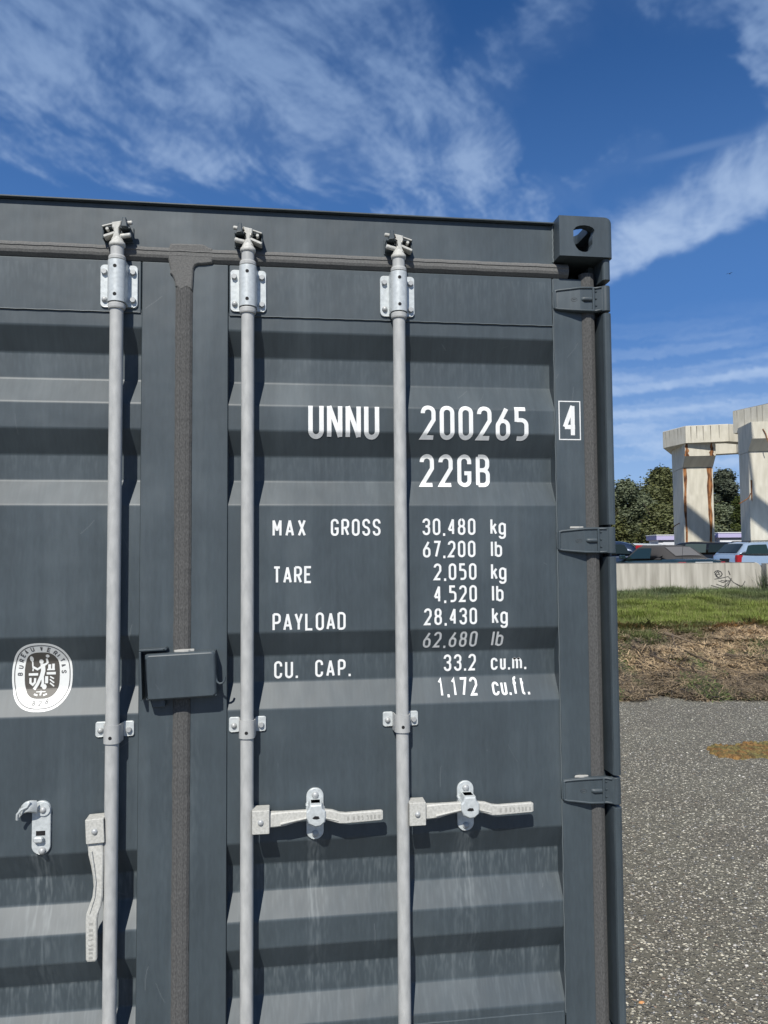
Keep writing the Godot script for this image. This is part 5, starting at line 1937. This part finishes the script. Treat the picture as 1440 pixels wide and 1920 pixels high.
func car(called: String, label: String, at: Vector3, heading: Vector2, body: Array, house: Array, paint: Material, top: Material, panes: Array, opts := {}) -> Node3D:
	var dir := YR * heading.x + YF * heading.y
	var c := thing(called, label, "car", at, atan2(-dir.z, dir.x), "cars parked behind the wall")
	# body: x, top, half width;  house: x, roof, base, half width at base, half width at roof
	var st := begin()
	var rings := []
	for s in body:
		var y: float = s[1]
		var w: float = s[2]
		var ring := []
		for q in [[0.86, 0.20], [0.97, 0.30], [1.0, 0.52]]:
			ring.append(Vector3(s[0], minf(q[1], y - 0.2), w * q[0]))
		ring.append(Vector3(s[0], y - 0.10, w * 0.985))
		ring.append(Vector3(s[0], y - 0.015, w * 0.93))
		ring.append(Vector3(s[0], y + 0.012, w * 0.5))
		for i in range(5, -1, -1):
			var p: Vector3 = ring[i]
			ring.append(Vector3(p.x, p.y, -p.z))
		rings.append(ring)
	loft(st, rings)
	obj("body", st, paint, c)
	st = begin()
	rings = []
	for s in house:
		var ring := []
		for q in [[0.0, 0.0], [0.5, 0.0], [0.92, 0.0], [1.0, 0.16], [1.03, 0.5]]:
			var y: float = lerpf(s[2], s[1], minf(q[0], 1.0)) + (q[0] - 1.0) * 0.5 * (s[1] - s[2]) * (1.0 if q[0] > 1.0 else 0.0)
			var w: float = lerpf(s[3], s[4], minf(q[0], 1.0)) * (1.0 - q[1])
			ring.append(Vector3(s[0], y, w))
		for i in range(4, -1, -1):
			var p: Vector3 = ring[i]
			ring.append(Vector3(p.x, p.y, -p.z))
		rings.append(ring)
	loft(st, rings)
	obj("roof" if not opts.has("soft") else "soft_top", st, top, c)
	for p in panes:
		# kind, lower x0 x1, upper x0 x1, from, to
		var m: Material = M.glass if p.size() < 8 else p[7]
		if p[0] == "side":
			for sg in [-1.0, 1.0]:
				st = begin()
				var n := 8
				for i in n:
					var q := []
					for e in [[i, 0], [i + 1, 0], [i + 1, 1], [i, 1]]:
						var u := float(e[0]) / n
						var x: float = lerpf(lerpf(p[1], p[2], u), lerpf(p[3], p[4], u), e[1])
						var t: float = p[6] if e[1] else p[5]
						var s := stat(house, x)
						q.append(Vector3(x, lerpf(s[2], s[1], t), sg * (lerpf(s[3], s[4], t) + 0.008)))
					quad(st, q[0], q[1], q[2], q[3], Vector3(0, 0.3, sg).normalized())
				obj("side_window", st, m, c)
		else:
			st = begin()
			var n := 6
			for i in n:
				var q := []
				for e in [[i, 0], [i + 1, 0], [i + 1, 1], [i, 1]]:
					var u := float(e[0]) / n * 2.0 - 1.0
					var x: float = p[2] if e[1] else p[1]
					var s := stat(house, x)
					var w: float = lerpf(s[3], s[4], 1.0) * (p[4] if e[1] else p[3])
					q.append(Vector3(x + signf(p[1] - p[2]) * 0.02, s[1] + 0.022 + 0.012 * (1.0 - u * u), u * w))
				var nn: Vector3 = (q[1] - q[0]).cross(q[3] - q[0]).normalized()
				if nn.y < 0:
					nn = -nn
				quad(st, q[0], q[1], q[2], q[3], nn)
			obj(p[0], st, m, c)
	var L0: float = body[0][0]
	var L1: float = body[body.size() - 1][0]
	for x in [L0 + 0.85, L1 - 0.85]:
		for sg in [-1.0, 1.0]:
			var wz: float = sg * (stat(body, x)[2] - 0.11)
			var wh := node("wheel", c)
			st = begin()
			lathe(st, Transform3D(Basis(Vector3.RIGHT, PI * 0.5), Vector3(x, 0.31, wz)), [[0.19, -0.11], [0.28, -0.115], [0.31, -0.08], [0.31, 0.08], [0.28, 0.115], [0.19, 0.11]], 20)
			obj("tyre", st, M.tyre, wh)
			st = begin()
			lathe(st, Transform3D(Basis(Vector3.RIGHT, PI * 0.5), Vector3(x, 0.31, wz)), [[0.0, -0.10], [0.2, -0.105], [0.2, 0.105], [0.0, 0.10]], 14)
			obj("rim", st, M.rim, wh)
	for sg in [-1.0, 1.0]:
		st = begin()
		var s := stat(body, L0 + 0.10)
		var ty: float = opts.get("lamp_top", s[1] - 0.03)
		var th: float = opts.get("lamp_h", 0.28)
		var w: float = s[2]
		bx(st, Vector3(L0 - (0.015 if sg > 0 or not opts.has("dark_plate") else -0.05), ty - th, minf(sg * (w - 0.16), sg * (w + 0.01))), Vector3(L0 + 0.24, ty, maxf(sg * (w - 0.16), sg * (w + 0.01))), 0.03)
		obj("taillight", st, M.red_lamp, c)
		st = begin()
		var f := stat(body, L1 - 0.12)
		bx(st, Vector3(L1 - 0.28, f[1] - 0.22, minf(sg * (f[2] - 0.30), sg * (f[2] - 0.02))), Vector3(L1 - 0.03, f[1] - 0.07, maxf(sg * (f[2] - 0.30), sg * (f[2] - 0.02))), 0.03)
		obj("headlight", st, M.clear_lamp, c)
		# mirror
		st = begin()
		var mx: float = opts.get("mirror", 0.75)
		var ms := stat(house, mx)
		bx(st, Vector3(mx - 0.07, ms[2] + 0.03, minf(sg * (ms[3] + 0.02), sg * (ms[3] + 0.22))), Vector3(mx + 0.07, ms[2] + 0.17, maxf(sg * (ms[3] + 0.02), sg * (ms[3] + 0.22))), 0.03)
		obj("mirror", st, paint, c)
	st = begin()
	bx(st, Vector3(L0 - 0.012, 0.70, -0.30), Vector3(L0 + 0.05, 0.84, 0.30), 0.01)
	obj("number_plate", st, M.black_trim if opts.has("dark_plate") else M.plate, c)
	return c

func cars():
	var metal := func(c: Color, r := 0.25) -> StandardMaterial3D:
		var m := mat(c, r, 0.35)
		m.clearcoat_enabled = true
		m.clearcoat = 0.7
		m.clearcoat_roughness = 0.08
		return m
	var silver: StandardMaterial3D = metal.call(lin(0.36, 0.46, 0.58))
	var h := [0.0]
	# estate
	var body := [[-2.28, 0.70, 0.72], [-2.25, 0.97, 0.80], [-2.05, 1.00, 0.86], [-1.0, 0.99, 0.885], [0.6, 0.96, 0.885], [1.05, 0.94, 0.87], [1.8, 0.83, 0.84], [2.15, 0.72, 0.77], [2.27, 0.55, 0.68]]
	var house := [[-2.22, 1.00, 0.97, 0.80, 0.70], [-1.80, 1.41, 0.98, 0.85, 0.60], [-1.55, 1.465, 0.98, 0.87, 0.62], [-0.3, 1.50, 0.97, 0.875, 0.65], [0.35, 1.46, 0.95, 0.875, 0.64], [0.65, 1.36, 0.95, 0.87, 0.64], [1.32, 0.94, 0.92, 0.84, 0.66]]
	var e := car("parked_car", "silver blue estate car with red tail lamp, rightmost of the parked cars", yard(15.5, 0.38, 30.4), Vector2(0.984, 0.177).normalized(), body, house, silver, silver, [["side", -1.95, -0.95, -1.72, -0.95, 0.10, 0.80, M.glass_green], ["side", -0.85, 0.02, -0.85, -0.02, 0.08, 0.82, M.glass_green], ["side", 0.10, 1.0, 0.06, 0.50, 0.06, 0.82, M.glass_green], ["rear_window", -2.17, -1.83, 0.92, 0.94], ["windscreen", 1.24, 0.68, 0.92, 0.90]], {"lamp_top": 0.98, "lamp_h": 0.30, "dark_plate": true})
	for sg in [-1.0, 1.0]:
		var st := begin()
		tube(st, [Vector3(-1.6, 1.47, sg * 0.56), Vector3(-1.5, 1.51, sg * 0.56), Vector3(0.1, 1.53, sg * 0.58), Vector3(0.25, 1.48, sg * 0.58)], 0.018, 6)
		obj("roof_rail", st, M.black_trim, e)
		st = begin()
		bx(st, Vector3(-0.78, 0.80, sg * 0.886 - 0.012), Vector3(-0.58, 0.84, sg * 0.886 + 0.016), 0.006)
		bx(st, Vector3(0.30, 0.79, sg * 0.886 - 0.012), Vector3(0.50, 0.83, sg * 0.886 + 0.016), 0.006)
		obj("door_handle", st, silver, e)
	# soft top convertible
	var teal: StandardMaterial3D = metal.call(lin(0.025, 0.05, 0.055))
	var cloth := mat(lin(0.052, 0.048, 0.045), 0.95)
	var b2 := [[-2.05, 0.62, 0.70], [-2.0, 0.86, 0.76], [-1.7, 0.93, 0.82], [-0.8, 0.93, 0.85], [0.6, 0.90, 0.85], [1.0, 0.88, 0.83], [1.7, 0.76, 0.79], [2.0, 0.62, 0.70], [2.08, 0.50, 0.62]]
	var h2 := [[-1.45, 0.93, 0.90, 0.72, 0.60], [-1.05, 1.16, 0.91, 0.80, 0.58], [-0.75, 1.30, 0.91, 0.81, 0.57], [-0.35, 1.35, 0.90, 0.82, 0.58], [0.2, 1.35, 0.89, 0.82, 0.60], [0.42, 1.28, 0.88, 0.82, 0.60], [0.95, 0.89, 0.87, 0.80, 0.62]]
	var film := mat(lin(0.16, 0.15, 0.135), 0.3)
	var k := car("parked_car", "dark convertible with grey fabric soft top and cloudy rear window, nearest the wall", yard(8.95, 0.38, 24.9), Vector2(-0.286, 0.958).normalized(), b2, h2, teal, cloth, [["side", -0.55, 0.75, -0.40, 0.30, 0.08, 0.80, M.glass_green], ["rear_window", -1.33, -0.82, 0.78, 0.80, 0, 0, film], ["windscreen", 0.90, 0.46, 0.92, 0.90]], {"soft": true, "lamp_h": 0.16})
	var sa := begin()
	cyl(sa, Vector3(-1.75, 0.93, -0.55), Vector3(-1.82, 1.42, -0.55), 0.006, 6)
	obj("aerial", sa, M.black_trim, k)
	# dark van-like car
	var black: StandardMaterial3D = metal.call(lin(0.012, 0.013, 0.015))
	var b3 := [[-2.15, 0.75, 0.76], [-2.12, 1.02, 0.84], [-1.9, 1.06, 0.90], [0.5, 1.02, 0.91], [1.0, 1.00, 0.90], [1.7, 0.90, 0.86], [2.1, 0.75, 0.78], [2.2, 0.58, 0.70]]
	var h3 := [[-2.10, 1.05, 1.02, 0.82, 0.72], [-1.75, 1.40, 1.03, 0.87, 0.66], [-1.45, 1.49, 1.04, 0.88, 0.67], [0.0, 1.53, 1.02, 0.89, 0.69], [0.5, 1.48, 1.00, 0.89, 0.68], [0.75, 1.36, 1.00, 0.89, 0.68], [1.35, 1.0, 0.98, 0.86, 0.70]]
	car("parked_car", "black hatchback with tinted windows parked behind the soft top convertible", yard(13.45, 0.38, 33.2), Vector2(-0.78, 0.62).normalized(), b3, h3, black, black, [["side", -1.75, -0.75, -1.55, -0.75, 0.10, 0.80], ["side", -0.65, 0.25, -0.65, 0.2, 0.08, 0.82, mat(lin(0.06, 0.08, 0.075), 0.1)], ["side", 0.33, 1.05, 0.28, 0.6, 0.06, 0.82], ["rear_window", -2.04, -1.72, 0.90, 0.92], ["windscreen", 1.28, 0.78, 0.92, 0.90]], {"lamp_top": 1.02, "lamp_h": 0.34})
	# dark blue car half hidden by the container
	var blue: StandardMaterial3D = metal.call(lin(0.02, 0.035, 0.07))
	car("parked_car", "dark blue car with high red tail lamps, half hidden by the container edge", yard(7.0, 0.38, 27.4), Vector2(-0.93, 0.37).normalized(), b3, h3, blue, blue, [["side", -1.75, -0.75, -1.55, -0.75, 0.10, 0.80], ["side", -0.65, 0.25, -0.65, 0.2, 0.08, 0.82], ["side", 0.33, 1.05, 0.28, 0.6, 0.06, 0.82], ["rear_window", -2.04, -1.72, 0.86, 0.86], ["windscreen", 1.28, 0.78, 0.92, 0.90]], {"lamp_top": 1.36, "lamp_h": 0.52})
	var white: StandardMaterial3D = metal.call(lin(0.62, 0.64, 0.64))
	car("parked_car", "white hatchback seen between the blue car and the convertible", yard(12.9, 0.38, 40.5), Vector2(-0.99, -0.12).normalized(), b3, h3, white, white, [["side", -1.75, -0.75, -1.55, -0.75, 0.10, 0.80], ["side", -0.65, 0.25, -0.65, 0.2, 0.08, 0.82], ["side", 0.33, 1.05, 0.28, 0.6, 0.06, 0.82], ["rear_window", -2.04, -1.72, 0.90, 0.92], ["windscreen", 1.28, 0.78, 0.92, 0.90]])

# ------------------------------------------------------------------ trees

func tree(called: String, label: String, group: String, r: float, d: float, h: float, w: float, base: Color, pale: Color, n: int, size: float, low := 0.0):
	var t := thing(called, label, "tree", yard(r, 0.3, d), 0.0, group)
	var st := begin()
	var lean := Vector3(rng.randf_range(-0.4, 0.4), 0, rng.randf_range(-0.3, 0.3))
	tube(st, [Vector3(0, -0.2, 0), Vector3(0, h * 0.25, 0) + lean * 0.3, Vector3(0, h * 0.55, 0) + lean, Vector3(0, h * 0.85, 0) + lean], 0.03 * h, 8, 0.05)
	for k in 5:
		var a := k * 1.9 + r
		var p := Vector3(0, h * (0.3 + 0.09 * k), 0) + lean * 0.6
		tube(st, [p, p + Vector3(cos(a), 0.7, sin(a)) * w * 0.18, p + Vector3(cos(a) * 0.34, 0.34, sin(a) * 0.34) * w], 0.012 * h, 6, 0.03)
	obj("trunk", st, M.bark, t)
	# clumps through the crown's volume
	var blobs := []
	var nb := 14
	for k in nb:
		var f := k / float(nb - 1)
		var y := lerpf(low + 0.12, 0.90, f) * h
		var spread := w * 0.5 * sin(PI * clampf(lerpf(0.25, 0.93, f), 0.0, 1.0))
		var a := k * 2.399 + d
		blobs.append([Vector3(cos(a) * spread * rng.randf_range(0.2, 0.85), y, sin(a) * spread * rng.randf_range(0.2, 0.8)), w * rng.randf_range(0.14, 0.27) * (1.1 - 0.45 * f), rng.randf_range(0.75, 1.25)])
	blobs.append([Vector3(lean.x, h * 0.92, lean.z), h * 0.08, 1.0])
	var V := PackedVector3Array()
	var N := PackedVector3Array()
	var C := PackedColorArray()
	for i in n:
		var b: Array = blobs[rng.randi() % blobs.size()]
		var v := Vector3(rng.randfn(), rng.randfn(), rng.randfn()).normalized() * pow(rng.randf(), 0.4)
		v.y *= 0.85
		var p: Vector3 = b[0] + v * b[1] * (rng.randf_range(0.75, 1.25) if i % 9 else rng.randf_range(1.2, 1.75))
		if p.y < 0.1:
			continue
		var c := base.lerp(pale, clampf(rng.randf() * 0.7 + (b[2] - 0.75) * 0.8 - 0.1, 0.0, 1.0)) * rng.randf_range(0.7, 1.15)
		for k in 6:
			var bs := Basis.from_euler(Vector3(rng.randf() * TAU, rng.randf() * TAU, 0.0))
			var o := p + Vector3(rng.randf_range(-0.5, 0.5), rng.randf_range(-0.5, 0.5), rng.randf_range(-0.5, 0.5)) * size
			var s := size * rng.randf_range(0.16, 0.32)
			var nn := (bs.z * signf(bs.z.dot(v)) + v.normalized() * 0.6).normalized()
			var a0 := o - bs.x * s
			var a1 := o - bs.y * s * 0.5
			var a2 := o + bs.x * s
			var a3 := o + bs.y * s * 0.5
			for q in ([a0, a2, a1, a0, a3, a2] if bs.z.dot(v) > 0.0 else [a0, a1, a2, a0, a2, a3]):
				V.append(q)
				N.append(nn)
				C.append(c)
	var arr := []
	arr.resize(Mesh.ARRAY_MAX)
	arr[Mesh.ARRAY_VERTEX] = V
	arr[Mesh.ARRAY_NORMAL] = N
	arr[Mesh.ARRAY_COLOR] = C
	var am := ArrayMesh.new()
	am.add_surface_from_arrays(Mesh.PRIMITIVE_TRIANGLES, arr)
	var cr := MeshInstance3D.new()
	cr.mesh = am
	cr.material_override = M.leaf
	put(cr, "crown", t)

func trees():
	var dark := Color(0.056, 0.066, 0.024)
	var dark2 := Color(0.185, 0.195, 0.068)
	var olive := Color(0.085, 0.105, 0.055)
	var olive2 := Color(0.21, 0.24, 0.14)
	var grp := "trees along the far side of the car park"
	tree("willow_tree", "pale olive rounded tree right beside the container's edge", grp, 25.6, 80.0, 8.3, 6.2, olive, olive2, 11000, 0.62)
	tree("broadleaf_tree", "tall dark green tree just left of the rusty pier", grp, 31.2, 86.0, 10.3, 8.5, dark, dark2, 13000, 0.66)
	tree("broadleaf_tree", "grey green tree with a thin top between the two piers", grp, 36.4, 82.0, 9.7, 5.0, Color(0.06, 0.075, 0.045), Color(0.13, 0.15, 0.10), 8000, 0.58)
	tree("broadleaf_tree", "dark bushy tree behind the gap between the two piers", grp, 40.6, 84.0, 7.6, 7.0, dark, dark2, 9000, 0.66)
	tree("willow_tree", "low pale olive tree under the beam between the piers", grp, 33.4, 76.0, 5.4, 5.2, olive, olive2, 8000, 0.58)
	tree("cypress_tree", "narrow dark yellow green evergreen beside the second pier", grp, 27.95, 60.5, 5.4, 1.25, Color(0.045, 0.065, 0.012), Color(0.11, 0.13, 0.02), 4200, 0.34, -0.05)
	# undergrowth that closes the row, and its continuation to either side
	var rows := [[22.5, 79.0, 6.4, 7.0], [26.8, 74.0, 5.2, 6.5], [30.6, 76.0, 5.8, 6.5], [34.4, 80.0, 5.6, 7.0], [38.2, 76.0, 5.0, 6.5], [43.0, 80.0, 8.2, 8.0], [28.4, 82.0, 7.6, 6.5], [33.8, 88.0, 8.2, 6.0], [38.6, 86.0, 8.0, 6.5]]
	var lab := ["low dark bush at the container's edge below the willow", "low dark bush left of the first kiosk", "low dark bush behind the rusty pier", "low dark bush behind the second kiosk", "low dark bush behind the second pier", "tall dark tree hidden behind the second pier", "middle sized tree filling the gap between the willow and the tall dark tree", "tree standing straight behind the rusty pier", "tree filling the gap right of the grey green tree"]
	for i in rows.size():
		var q: Array = rows[i]
		tree("bush", lab[i], "dark bushes under the trees", q[0], q[1], q[2], q[3], dark * 1.05, dark2, 6500, 0.66, -0.1)
	var far := ["broad green tree further along the row behind the container", "dark tree behind the middle of the container", "olive tree behind the left part of the container", "dark tree far to the left behind the container", "green tree far to the right beyond the piers", "olive tree at the far right end of the row"]
	var fx := [[16.0, 82.0, 8.5, 9.0], [8.0, 84.0, 9.5, 9.0], [-1.0, 82.0, 8.0, 9.0], [-10.0, 85.0, 10.0, 10.0], [51.0, 84.0, 9.5, 10.0], [60.0, 86.0, 8.5, 10.0]]
	for i in fx.size():
		var q: Array = fx[i]
		tree("broadleaf_tree", far[i], grp, q[0], q[1], q[2], q[3], dark if i % 2 else olive, dark2 if i % 2 else olive2, 3600, 1.1, -0.1)

# ------------------------------------------------------------------ small things
func small_things():
	# cushion of orange moss on the asphalt
	var st := begin()
	for k in 7:
		var a := TAU * k / 7.0
		var p := Vector3(cos(a), 0.0, sin(a))
		var p1 := Vector3(cos(a + TAU / 7.0), 0.0, sin(a + TAU / 7.0))
		var m := p * 0.55 + Vector3(0, 0.75, 0)
		var m1 := p1 * 0.55 + Vector3(0, 0.75, 0)
		quad(st, p, p1, m1, m, (p + p1 + Vector3(0, 1, 0)).normalized())
		tri(st, m, m1, Vector3(0, 1, 0), Vector3.UP, Vector3.UP, Vector3.UP)
	var mesh := st.commit()
	var tr := []
	var col := []
	var C := Vector3(4.64, 0, -3.67)
	var ax := Vector3(1.0, 0, 0.05).normalized()
	var az := Vector3(-0.05, 0, 1.0).normalized()
	for i in 7500:
		var u := rng.randf_range(-1.0, 1.0)
		var v := rng.randfn(0, 0.42)
		var edge := 1.0 - absf(u) * 0.55 + 0.3 * n_t.get_noise_2d(u * 400.0, 60.0)
		if absf(v) > edge * 0.85 or absf(u) > 0.98 + 0.1 * n_t.get_noise_2d(v * 300.0, 5.0):
			continue
		var p := C + ax * u * 1.0 + az * v * 0.42
		var s := rng.randf_range(0.007, 0.021)
		tr.append(Transform3D(Basis(Vector3.UP, rng.randf() * TAU).scaled(Vector3(s, s * rng.randf_range(0.8, 1.5), s)), p + Vector3(0, -0.001, 0)))
		var c := Color(0.27, 0.145, 0.045).lerp(Color(0.19, 0.16, 0.055), clampf(0.5 + 1.5 * n_t.get_noise_2d(u * 500.0, v * 300.0), 0.0, 1.0))
		col.append(c * rng.randf_range(0.4, 1.1))
	scatter("moss_patch", mesh, M.tint, tr, col, "flat patch of orange brown moss lying on the grey asphalt", "moss")
	# a bird, tiny in the sky
	var b := thing("bird", "tiny dark bird flying in the clear sky right of the container", "bird", yard(46.0, 37.9, 100.0), 0.6)
	st = begin()
	loft(st, [[Vector3(-0.22, 0.0, 0.01), Vector3(-0.22, 0.01, 0.0), Vector3(-0.22, 0.0, -0.01)], [Vector3(-0.05, -0.03, 0.05), Vector3(-0.05, 0.05, 0.0), Vector3(-0.05, -0.03, -0.05)], [Vector3(0.08, -0.03, 0.05), Vector3(0.08, 0.05, 0.0), Vector3(0.08, -0.03, -0.05)], [Vector3(0.18, 0.0, 0.025), Vector3(0.18, 0.04, 0.0), Vector3(0.18, 0.0, -0.025)], [Vector3(0.24, 0.01, 0.004), Vector3(0.24, 0.015, 0.0), Vector3(0.24, 0.01, -0.004)]])
	obj("body", st, M.black_trim, b)
	for sg in [-1.0, 1.0]:
		st = begin()
		loft(st, [[Vector3(0.08, 0.03, sg * 0.03), Vector3(-0.06, 0.03, sg * 0.03), Vector3(0.0, 0.05, sg * 0.03)], [Vector3(0.07, 0.12, sg * 0.22), Vector3(-0.05, 0.12, sg * 0.22), Vector3(0.0, 0.135, sg * 0.22)], [Vector3(-0.06, 0.05, sg * 0.46), Vector3(-0.09, 0.05, sg * 0.46), Vector3(-0.07, 0.055, sg * 0.46)]])
		obj("wing", st, M.black_trim, b)
